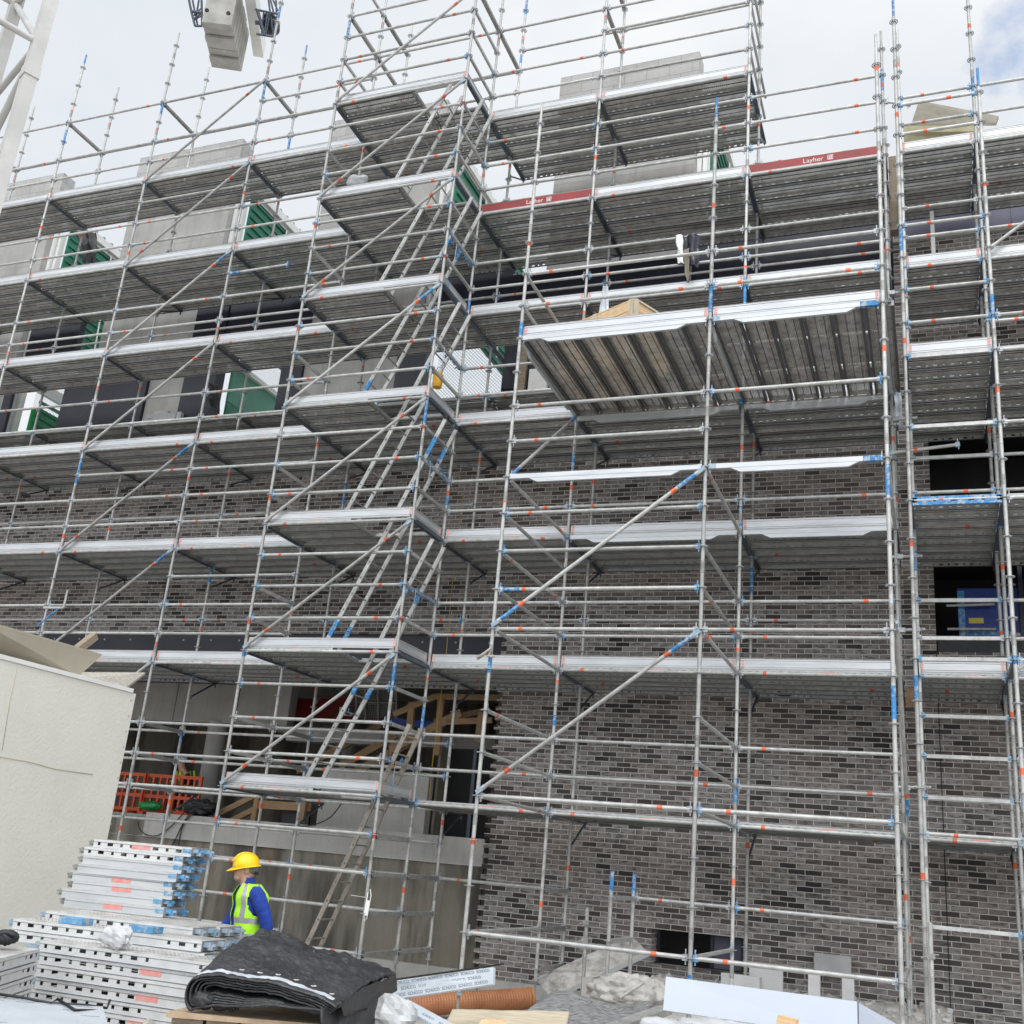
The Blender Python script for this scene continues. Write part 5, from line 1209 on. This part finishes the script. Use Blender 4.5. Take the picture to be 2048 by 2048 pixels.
b=MB(); b.path([(-5.0,3.9,6.8),(-5.02,3.9,5),(-5.0,3.92,4),(-5.03,3.9,2.2),(-5.0,3.9,1.4)],.006,'rope_yellow',5); single('rope',b,'long thin yellow rope hanging past the brick band behind the ladder tower','rope')
b=MB(); c=Vector((-2.6,-.05,3.17)); b.path([c+Vector((-.12,0,-.05)),c+Vector((-.02,-.03,.0)),c+Vector((.06,-.02,.08)),c+Vector((.02,0,-.02)),c+Vector((.1,-.02,-.03))],.022,'stucco',6); single('rag',b,'pale rag knotted on the front left standard of the loading tower','rag')
# fork-lift slot tag tied to the tower
b=MB(); c=aty(733,1810,YT-.04); b.path([c+Vector((0,0,.16)),c+Vector((.03,0,.2)),c+Vector((.05,0,.12)),c+Vector((.03,0,-.16)),c+Vector((0,0,-.2)),c+Vector((-.02,0,-.12)),c+Vector((0,0,.16))],.006,'pvc_frame',5); b.poly([c+Vector((-.012,-.004,-.13)),c+Vector((.035,-.004,-.13)),c+Vector((.04,-.004,.06)),c+Vector((-.005,-.004,.06))],(0,-1,0),.004,'pvc_frame'); b.tube(c+Vector((-.25,0,.1)),c+Vector((.0,0,.09)),.006,'galv',5); single('inspection_tag',b,'small white tag holder tied to the right front standard of the ladder tower','tag')
b=MB(); p=aty(608,355,2.0)
blob(aty(715,363,1.9),.15,'plastic_bag',.3,(1.3,.7,.8),31,12,1.5,b=b); single('plastic_bag',b,'grey-white plastic bag on the upper access tower deck','bag')
sheet('insulation_board',[aty(1822,249,3.0),aty(1992,246,3.6),aty(1997,232,3.9),aty(1838,201,3.3)],.05,'insul_dark','upper tilted mineral board stacked on the highest right-hand deck','board')
b=MB(); P=[aty(1806,252,2.9),aty(1950,250,3.3),aty(1965,262,3.6),aty(1808,275,3.0)]; b.poly(P,(0,.3,-1),.10,'insulation'); single('insulation_board',b,'lower yellowish mineral board under the tilted one on the highest right-hand deck','board')
b=MB(); b.box((2.10,3.7,10.9),(2.22,3.9,12.3),'timber_old'); single('timber_post',b,'brown timber post standing between the two right-hand towers near the roof','timber')
b=MB(); b.box((2.12,3.55,3.28),(2.3,3.6,3.52),'timber'); single('timber_offcut',b,'reddish timber piece wedged between the right-hand towers at the first deck','timber')
b=MB(); b.box((2.70,3.98,10.0),(2.76,4.02,11.35),'pvc_frame'); single('white_post',b,'slim white post in front of the purple-grey membrane','post')
b=MB(); c=aty(1567,1382,4.2); b.tube(c+Vector((0,0,-.06)),c+Vector((0,0,.06)),.11,'black',12,r2=.05); single('floodlight',b,'small black lamp under the first deck in front of the brick wall','lamp')
# electrical cabinet in the lower right-hand opening
t=thing('cabinet','blue machine cabinet with yellow labels inside the lower dark opening at the right','cabinet',(2.9,4.7,4.25))
b=MB(); b.box((2.86,4.75,4.25),(3.7,5.2,5.25),'blue_box'); part('body',b,t)
for x0,x1,z0,z1,m in((2.95,3.2,4.36,4.50,'yellow_label'),(3.28,3.5,4.37,4.48,'yellow_label'),(3.0,3.2,4.72,4.80,'yellow_label'),(3.57,3.68,4.44,4.58,'pvc_frame')):
    b=MB(); b.box((x0,4.742,z0),(x1,4.749,z1),m); part('label_plate',b,t)
b=MB(); b.box((2.86,4.70,4.22),(2.95,4.749,5.2),'blue_paint'); b.box((3.56,4.70,4.22),(3.6,4.749,5.2),'membrane'); b.box((2.96,4.72,4.53),(3.55,4.745,4.60),'blue_paint'); part('frame',b,t)
b=MB(); b.tube((2.7,4.6,4.95),(3.35,4.6,4.97),.02,'galv',8); b.tube((2.7,4.6,4.6),(3.35,4.6,4.6),.02,'galv',8); single('guard_bar',b,'two grey bars across the lower dark opening in front of the blue cabinet','guard bar')
# cables on the podium
def cable(pts,label,Y=4.53):
    b=MB(); P=[aty(x,y,Y) for x,y in pts]; Q=[]
    for i in range(len(P)-1):
        for k in range(5):
            t_=k/5; p0=P[max(i-1,0)];p1=P[i];p2=P[i+1];p3=P[min(i+2,len(P)-1)]
            Q.append(.5*((2*p1)+(-p0+p2)*t_+(2*p0-5*p1+4*p2-p3)*t_*t_+(-p0+3*p1-3*p2+p3)*t_**3))
    Q.append(P[-1]); b.path(Q,.010,'cable',6); single('cable',b,label,'cable')
cable([(276,1642),(278,1655),(290,1668),(315,1671),(345,1650),(372,1620)],'black cable sagging in a loop over the podium wall')
cable([(395,1612),(370,1640),(350,1680),(338,1700)],'black cable running straight down the podium wall, left one of the pair')
cable([(388,1625),(366,1650),(357,1690),(354,1700)],'black cable running straight down the podium wall, right one of the pair')
cable([(683,1607),(660,1635),(625,1650),(590,1652),(560,1650)],'black cable looping from the grey partition to the slab edge')
b=MB(); blob(aty(400,1615,4.9),.28,'rubber',.4,(1.2,.7,.5),14,20,4,b=b); single('black_bundle',b,'heap of black sacks on the podium beside the orange barriers','sack')
b=MB(); blob(aty(300,1612,5.0),.16,'green_bright',.3,(1.6,.6,.5),15,14,4,b=b); single('green_sack',b,'green sack on the podium behind the left orange barrier','sack')
# ------------------------------------------------------------------ tower crane
L0=at(102,0,13); L0.z=0; rh=Vector((-_r0.x,-_r0.y,0)); bk=Vector((rh.y,-rh.x,0)); bk=bk if bk.y>0 else -bk
hd=ray(102,200); hd.z=0; hd.normalize(); u2=(Matrix.Rotation(R(14),3,'Z')@hd).normalized(); u1=Vector((-u2.y,u2.x,0))
mat('ballast',(.50,.49,.47),(.30,.295,.27),.9,.9,0,.2,8,detail=8); SZ=1.75; t=thing('tower_crane','white lattice crane mast at the left edge with concrete ballast high above','crane',(L0.x+u1.x*SZ/2+u2.x*SZ/2,L0.y+u1.y*SZ/2+u2.y*SZ/2,GZ))
legs=[L0,L0+u1*SZ,L0+u1*SZ+u2*SZ,L0+u2*SZ]; HT=34.5
for i,l in enumerate(legs):
    b=MB(); T=frame(Vector((l.x,l.y,GZ)),Vector((l.x,l.y,GZ))+u1)
    b.box((-.075,-.075,0),(.075,.075,HT-GZ),'crane_white',T); b.box((-.045,-.085,0),(-.03,-.0755,HT-GZ),'crane_white',T); b.box((.05,-.081,0),(.075,-.0755,HT-GZ),'white_paint',T)
    for k in range(12):
        z=1.1+k*3.0; b.box((-.088,-.088,z),(.088,.088,z+.16),'crane_white',T); b.box((-.02,-.079,z+.22),(.04,-.0755,z+.36),'black',T)
    part('mast_leg',b,t)
for i in range(4):
    a=legs[i];c=legs[(i+1)%4]; b=MB()
    for k in range(21):
        z=GZ+.6+k*1.67
        b.tube(Vector((a.x,a.y,z)),Vector((c.x,c.y,z)),.04,'crane_white',8)
        p,q_=(a,c) if k%2 else (c,a); b.tube(Vector((p.x,p.y,z)),Vector((q_.x,q_.y,z+1.67)),.045,'crane_white',8)
    part('bracing',b,t)
b=MB(); c=L0+u1*.45+u2*.5; b.path([Vector((c.x+.05*math.sin(z),c.y,z)) for z in range(0,32)],.03,'cable',6); part('power_cable',b,t)
b=MB(); c=L0+u1*.9+u2*.9
for s in(-.2,.2): b.tube(Vector((c.x+s,c.y,GZ)),Vector((c.x+s,c.y,HT-3)),.025,'crane_white',6)
for k in range(110): b.tube(Vector((c.x-.2,c.y,GZ+.3+k*.3)),Vector((c.x+.2,c.y,GZ+.3+k*.3)),.012,'crane_white',5)
part('access_ladder',b,t)
zB=32.57; nl=atz(403,42,zB);nr=atz(462,49,zB);fl=atz(423,139,zB);frr=atz(482,148,zB)
b=MB(); n=7; hh=Vector((0,0,2.1))
for i in range(n):
    a,c=i/n+.012,(i+1)/n-.012; dz=Vector((0,0,[0,.10,0,.09,.12,.03,.10][i]))
    q=[nl.lerp(fl,a)+dz,nr.lerp(frr,a)+dz,nr.lerp(frr,c)+dz,nl.lerp(fl,c)+dz]; b.hexa(q,[p+hh for p in q],'ballast'); b.hexa([p+dz+Vector((0,0,.06)) for p in (nl.lerp(fl,c),nr.lerp(frr,c),nr.lerp(frr,min(1,c+.024)),nl.lerp(fl,min(1,c+.024)))],[p+dz+hh for p in (nl.lerp(fl,c),nr.lerp(frr,c),nr.lerp(frr,min(1,c+.024)),nl.lerp(fl,min(1,c+.024)))],'insul_dark')
part('ballast_block',b,t,'row of grey concrete slabs hung side by side')
b=MB(); 
for px,py in((414,22),(457,28)):
    c=at(px,py,(nl-CP).dot(_f)-.0); d_=(nl-fl).normalized(); b.tube(c+d_*.06,c+d_*.02,.09,'black',12)
part('lifting_hole',b,t)
dj=(nl-fl).normalized(); wj=(nr-nl).normalized(); b=MB()
for s in(0,1):
    o=(nl+Vector((0,0,2.3)) if s==0 else nr+wj*.55+Vector((0,0,1.4))); e=o+dj*26; s0=o-dj*3.4
    T=frame(s0,e); Lj=(e-s0).length; b.box((0,-.22,0),(Lj,.22,.75),'white_paint',T)
part('jib_beam',b,t)
def P3(x,y,d): return at(x,y,d)
for (lst,nm) in ((((378,0),(383,25),(390,52),(404,52),(403,0)),'platform'),(((511,18),(515,20),(556,28),(545,73),(513,68)),'platform')):
    b=MB(); P=[P3(x,y,44.5) for x,y in lst]
    for i in range(len(P)-1): b.tube(P[i],P[i+1],.05,'dark_steel',5)
    b.tube(P[0].lerp(P[1],.9),P[-1].lerp(P[-2],.5),.07,'dark_steel',5); b.tube(P[1].lerp(P[2],.5),P[-2].lerp(P[-1],.5),.04,'dark_steel',5); 
    for u in(.3,.6): b.tube(P[1].lerp(P[2],u),P[-1].lerp(P[-2],u) ,.03,'dark_steel',5)
    part(nm,b,t)
b=MB(); blob(P3(540,54,45),.42,'membrane',.12,(1,1,.85),5,12,b=b); blob(P3(539,38,45),.3,'membrane',.12,(1,1,.7),6,12,b=b); b.tube(P3(511,45,45),P3(546,47,45),.1,'dark_steel',6); part('winch_motor',b,t)
b=MB()
for a_,c_ in(((537,0),(547,75)),((546,0),(556,22)),((385,0),(395,50)),((398,0),(393,30)),((552,0),(553,25)),((541,0),(548,28))): b.tube(P3(*a_,44.6),P3(*c_,44.6),.04,'dark_steel',5)
part('railing',b,t)
# ------------------------------------------------------------------ people
def skin_mesh(name,verts,edges,rad,m,parent,frame_,root=0,sub=2,mats=None):
    me=bpy.data.meshes.new(name); me.from_pydata([tuple(v) for v in verts],edges,[]); o=bpy.data.objects.new(name,me); COL.objects.link(o)
    md=o.modifiers.new('skin','SKIN'); md.use_smooth_shade=True; md.branch_smoothing=.6
    for i,r in enumerate(rad): 
        r=(r,r) if not isinstance(r,tuple) else r
        me.skin_vertices[0].data[i].radius=r; me.skin_vertices[0].data[i].use_root=(i==root)
    s=o.modifiers.new('sub','SUBSURF'); s.levels=sub; s.render_levels=sub
    bpy.context.view_layer.update()
    ev=o.evaluated_get(bpy.context.evaluated_depsgraph_get()); m2=bpy.data.meshes.new_from_object(ev)
    for mm in [m]+(mats or []): m2.materials.append(MATS[mm])
    for p in m2.polygons: p.use_smooth=True; p.material_index=0
    bpy.data.objects.remove(o); bpy.data.meshes.remove(me)
    m2.transform(frame_); m2.transform(Matrix.Translation(-parent.location)); m2.name=name
    o=bpy.data.objects.new(name,m2); COL.objects.link(o); o.parent=parent; return o
def ell(b,c,rx,ry,rz,m,n=14,cut=None,T=None,fn=None):
    vs=[];fs=[];c=Vector(c)
    for j in range(n+1):
        for i in range(n*2):
            th=math.pi*j/n;ph=math.pi*i/n; d=Vector((math.sin(th)*math.cos(ph),math.sin(th)*math.sin(ph),math.cos(th)))
            p=Vector((d.x*rx,d.y*ry,d.z*rz)); 
            if cut is not None and p.z<cut: p.z=cut
            if fn: p=fn(p)
            p=c+p; vs.append(T@p if T else p)
    w=n*2
    for j in range(n):
        for i in range(w): fs.append((j*w+i,(j+1)*w+i,(j+1)*w+(i+1)%w,j*w+(i+1)%w))
    b.add(vs,fs,m,True)
def person(name,label,loc,fwd,build,lean=Matrix.Identity(4)):
    fwd=Vector((fwd[0],fwd[1],0)).normalized(); left=Vector((-fwd.y,fwd.x,0))
    M=Matrix(((fwd.x,left.x,0),(fwd.y,left.y,0),(0,0,1))).to_4x4(); M.translation=loc; M=M@lean
    t=thing(name,label,'person',loc); build(t,M); return t
hf=Vector((-_r0.x,-_r0.y,0)); hf=(hf+Vector((.12,-.42,0))).normalized()
def worker(t,M):
    # body: legs, pelvis, spine, neck, head, arms and hands as one surface   (fwd, left, up)
    V=[];E=[];Rr=[]
    def v(p,r,parent=None):
        V.append(p);Rr.append(r); i=len(V)-1
        if parent is not None: E.append((parent,i))
        return i
    pel=v((0,0,.90),.105); sp=v((-.01,0,1.08),.10,pel); ch=v((-.02,0,1.25),.10,sp); nk=v((.015,0,1.395),(.056,.058),ch)
    hd0=v((.045,0,1.455),(.066,.062),nk); hd1=v((.055,0,1.535),(.088,.074),hd0); hd2=v((.05,0,1.60),(.075,.066),hd1)
    for s in(1,-1):
        h=v((0,.09*s,.86),.085,pel); k=v((.02+.03*s,.10*s,.46),.058,h); a=v((-.02+.02*s,.10*s,.09),.042,k); v((.10+.02*s,.11*s,.05),.036,a)
    # near (left) arm: elbow back, hand down in front of the hip
    sh=v((-.04,.185,1.34),.055,ch); el=v((-.13,.245,1.07),.042,sh); wr=v((-.02,.23,.86),.028,el); hn=v((.03,.225,.80),(.022,.036),wr)
    for i,(dx,dy,L) in enumerate(((.015,-.024,.065),(.02,-.008,.075),(.02,.008,.07),(.015,.022,.055))):
        f1=v((.03+dx+.012,.225+dy,.80-L*.5),.0085,hn); v((.03+dx+.020,.225+dy,.80-L),.007,f1)
    th1=v((.055,.20,.79),.0095,wr); v((.075,.195,.755),.008,th1)
    # far (right) arm: reaching forward and down onto the planks
    sh=v((-.01,-.185,1.33),.055,ch); el=v((.08,-.235,1.09),.042,sh); wr=v((.245,-.21,.93),.028,el); hn=v((.30,-.205,.895),(.024,.036),wr)
    for i,(dy,L) in enumerate(((-.026,.062),(-.009,.072),(.009,.068),(.024,.052))):
        f1=v((.30+L*.55,-.205+dy,.86),.0085,hn); v((.30+L*.95,-.205+dy,.83),.007,f1)
    th1=v((.275,-.17,.90),.0095,wr); v((.315,-.155,.875),.008,th1)
    body=skin_mesh('body',V,E,Rr,'skin',t,M,0,2)
    # head and face
    b=MB(); ell(b,(.045,0,1.532),.098,.077,.120,'skin',20,fn=lambda p: Vector((p.x+(.018 if p.z<-.03 and p.x>0 else 0)*min(1,(-p.z-.03)/.05),p.y*(1-.25*max(0,-p.z-.02)/.1),p.z)))
    ell(b,(.146,0,1.522),.018,.013,.026,'skin',10); ell(b,(.152,0,1.508),.015,.017,.012,'skin',10)
    for s in(1,-1): ell(b,(.045,.078*s,1.52),.020,.010,.032,'skin',10); 
    for s in(1,-1): ell(b,(.133,.032*s,1.546),.010,.016,.008,'hair',8)
    ell(b,(.136,0,1.478),.016,.028,.0065,'mouth',8); ell(b,(.108,0,1.452),.032,.042,.030,'stubble',12)
    b.merge(MB()); b.v=[M@p for p in b.v]; part('face',b,t)
    b=MB(); ell(b,(.012,0,1.545),.082,.081,.085,'hair',16,fn=lambda p: Vector((min(p.x,.03),p.y,max(p.z,-.055)))); 
    b.v=[M@p for p in b.v]; part('hair',b,t)
    # helmet: shell, brim, peak
    b=MB(); Th=Matrix.Translation((.038,0,1.555))@Matrix.Rotation(R(9),4,'Y')@Matrix.Scale(.90,4)
    ell(b,(0,0,0),.133,.112,.125,'helmet',22,cut=-.006,T=Th)
    n=36; vs=[];
    for i in range(n):
        a=2*math.pi*i/n; k=1+.0; fx=math.cos(a); ex_=.148+(.052*max(0,fx)**3); vs.append(Th@Vector((math.cos(a)*ex_,math.sin(a)*.124,-.008-.022*max(0,fx)**2)))
    for i in range(n): a=2*math.pi*i/n; vs.append(Th@Vector((math.cos(a)*.125,math.sin(a)*.105,.004)))
    vs+= [v_+Vector((0,0,-.006)) for v_ in vs[:n]]
    b.add(vs,[(i,(i+1)%n,n+(i+1)%n,n+i) for i in range(n)]+[(i,2*n+i,2*n+(i+1)%n,(i+1)%n) for i in range(n)]+[(2*n+i,n+i,n+(i+1)%n,2*n+(i+1)%n) for i in range(n)],'helmet',True)
    for y_ in(-.03,0,.03): b.path([Th@Vector((math.cos(a)*.1335,y_,math.sin(a)*.126)) for a in [.35+.2*j for j in range(13)]],.0055,'helmet',5)
    b.v=[M@p for p in b.v]; part('helmet',b,t)
    b=MB(); b.tube((-.05,-.08,1.50),(-.05,.08,1.50),.016,'black',8); b.v=[M@p for p in b.v]; part('helmet_strap',b,t)
    # blue fleece: lofted trunk with a stand-up collar, and two sleeves
    b=MB(); rows=[]
    for z,rx,ry,cx in((.86,.118,.160,.0),(.90,.132,.172,.0),(.98,.130,.170,-.005),(1.08,.128,.168,-.012),(1.18,.132,.176,-.018),(1.27,.134,.180,-.022),(1.32,.126,.170,-.022),(1.36,.104,.138,-.014),(1.385,.082,.098,-.004),(1.405,.068,.074,.006),(1.44,.064,.068,.014),(1.46,.066,.068,.018),(1.46,.058,.060,.018),(1.42,.050,.05,.012)):
        rows.append([Vector((cx+math.cos(2*math.pi*i/32)*rx*(1+.02*noise.noise(Vector((i*.5,z*14,0)))),math.sin(2*math.pi*i/32)*ry,z)) for i in range(32)])
    vs=[p for r_ in rows for p in r_]; b.add(vs,[(j*32+i,j*32+(i+1)%32,(j+1)*32+(i+1)%32,(j+1)*32+i) for j in range(len(rows)-1) for i in range(32)],'fleece',True)
    b.box((.10,-.006,.9),(.119,.006,1.3),'fleece_dark')
    b.v=[M@p for p in b.v]; part('fleece',b,t)
    for P_,R_ in((((-.03,.10,1.335),(-.045,.165,1.325),(-.075,.215,1.25),(-.115,.24,1.16),(-.135,.25,1.07),(-.10,.248,.99),(-.05,.24,.90),(-.035,.235,.875)),(.06,.074,.070,.062,.058,.052,.045,.042)),(((-.0,-.10,1.33),(-.01,-.165,1.32),(.02,-.21,1.24),(.055,-.23,1.15),(.085,-.24,1.085),(.13,-.232,1.03),(.20,-.218,.96),(.228,-.212,.942)),(.06,.072,.068,.060,.056,.05,.043,.040))):
        b=MB(); Q=[];RR=[]
        for i in range(len(P_)-1):
            for k in range(5): u=k/5; Q.append(Vector(P_[i]).lerp(Vector(P_[i+1]),u)); RR.append((R_[i]*(1-u)+R_[i+1]*u)*(1+.05*math.sin(i*5+k*2.1)))
        b.path([M@q for q in Q],RR,'fleece',14); part('sleeve',b,t)
    V=[];E=[];Rr=[]
    pel=v((0,0,.90),(.135,.165))
    for s in(1,-1): h=v((0,.09*s,.84),.098,pel); k=v((.02+.03*s,.10*s,.46),.072,h); a=v((-.02+.02*s,.10*s,.12),.062,k)
    skin_mesh('trousers',V,E,Rr,'trouser',t,M,0,2)
    b=MB()
    for s in(1,-1): ell(b,(.05+.02*s,.105*s,.0),.14,.052,.10,'rubber',12,cut=0.0)
    b.v=[M@p for p in b.v]; part('boots',b,t)
    # hi-vis waistcoat: open-front shell with armholes, two belts and shoulder bands of reflective tape
    b=MB(); nz,na=44,72; z0,z1=.90,1.405; rows=[]
    for j in range(nz+1):
        z=z0+(z1-z0)*j/nz; u=(z-z0)/(z1-z0)
        rx=.150+.006*math.sin(z*40); ry=.196-.004*u; cx=-.015-.012*u
        if z>1.30: k=(z-1.30)/.105; rx*=1-.42*k**1.6; ry*=1-.50*k**1.35; cx+=.012*k
        row=[]
        for i in range(na+1):
            a=R(24)+ (2*math.pi-R(48))*i/na; w_=.004*noise.noise(Vector((math.cos(a)*4,math.sin(a)*4,z*9)))
            row.append(Vector((cx+math.cos(a)*(rx+w_),math.sin(a)*(ry+w_),z)))
        rows.append(row)
    W=na+1
    vs=[p for r_ in rows for p in r_]; b.v=[v_ for v_ in vs]
    for j in range(nz):
        z=z0+(z1-z0)*(j+.5)/nz
        for i in range(na):
            a=R(24)+(2*math.pi-R(48))*(i+.5)/na; ad=math.degrees(a); side=abs(math.sin(a))
            # armholes
            if any(((ad-c_)/30)**2+((z-1.27)/.115)**2<1 for c_ in(98,262)): continue
            m='hivis'
            if 1.085<z<1.135 or .955<z<1.0: m='reflect'
            elif z>1.135 and (44<ad<62 or 298<ad<316 or 118<ad<136 or 224<ad<242): m='reflect'
            b.f.append([j*W+i,j*W+i+1,(j+1)*W+i+1,(j+1)*W+i]); b.m.append(b.mi(m)); b.sm.append(True)
    b.v=[M@p for p in b.v]; o=part('hi_vis_waistcoat',b,t); md=o.modifiers.new('th','SOLIDIFY'); md.thickness=.006; md.offset=1
mat('stubble',(.48,.35,.28),(.40,.29,.24),40,.8)
mat('mouth',(.35,.13,.11),(.3,.11,.1),20,.6)
hp=at(507,1706,10.2); gz=hp.z-1.76
sh_=Matrix.Identity(4); sh_[0][2]=.075; sh_[0][3]=-.06; sh_=Matrix.Scale(1.055,4)@sh_
person('person','man in yellow helmet, blue fleece and yellow-green waistcoat reaching towards the plank pile',Vector((hp.x+.06,hp.y,gz)),hf,worker,sh_)
def crouched(t,M):
    V=[];E=[];Rr=[]
    def v(p,r,parent=None):
        V.append(p);Rr.append(r); i=len(V)-1
        if parent is not None: E.append((parent,i))
        return i
    pel=v((-.10,0,.42),(.13,.16)); ch=v((.06,0,.78),(.12,.17),pel); nk=v((.13,0,.90),.055,ch); h=v((.17,0,1.0),(.08,.075),nk); v((.18,0,1.06),.07,h)
    for s in(1,-1):
        a=v((-.02,.1*s,.40),.08,pel); k=v((.28,.13*s,.46),.058,a); f=v((.12,.13*s,.08),.042,k); v((.22,.14*s,.04),.035,f)
        a=v((.06,.19*s,.82),.05,ch); e=v((.22,.23*s,.64),.038,a); hh_=v((.38,.15*s,.52),.03,e); v((.44,.14*s,.50),.025,hh_)
    skin_mesh('body',V,E,Rr,'skin',t,M,0,2)
    V=[];E=[];Rr=[]
    pel=v((-.10,0,.42),(.145,.172)); ch=v((.05,0,.78),(.135,.185),pel)
    for s in(1,-1): a=v((.06,.19*s,.82),.065,ch); v((.21,.23*s,.65),.052,a)
    skin_mesh('jacket',V,E,Rr,'trouser',t,M,0,2)
    b=MB(); ell(b,(.17,0,1.05),.125,.11,.11,'helmet_white',14,cut=-.01); b.v=[M@p for p in b.v]; part('helmet',b,t)
    b=MB()
    for s in(1,-1): b.path([(.19,.08*s,.86),(.20,.09*s,.72),(.13,.1*s,.55)],.022,'hivis',6); b.path([(-.08,.08*s,.90),(-.13,.09*s,.72),(-.18,.1*s,.5)],.022,'hivis',6)
    b.path([(math.cos(a)*.16+.0,math.sin(a)*.19,.60) for a in [i*.3 for i in range(22)]],.02,'hivis',6)
    b.v=[M@p for p in b.v]; part('hi_vis_straps',b,t)
    V=[];E=[];Rr=[]
    pel=v((-.10,0,.42),(.14,.168))
    for s in(1,-1): a=v((-.02,.1*s,.40),.092,pel); k=v((.28,.13*s,.46),.072,a); v((.13,.13*s,.12),.058,k)
    skin_mesh('trousers',V,E,Rr,'trouser',t,M,0,2)
wp=aty(366,1600,5.7); person('person','worker in white helmet and dark hi-vis jacket crouching behind the orange barriers',Vector((wp.x,5.7,1.1)),(-.5,-1),crouched)
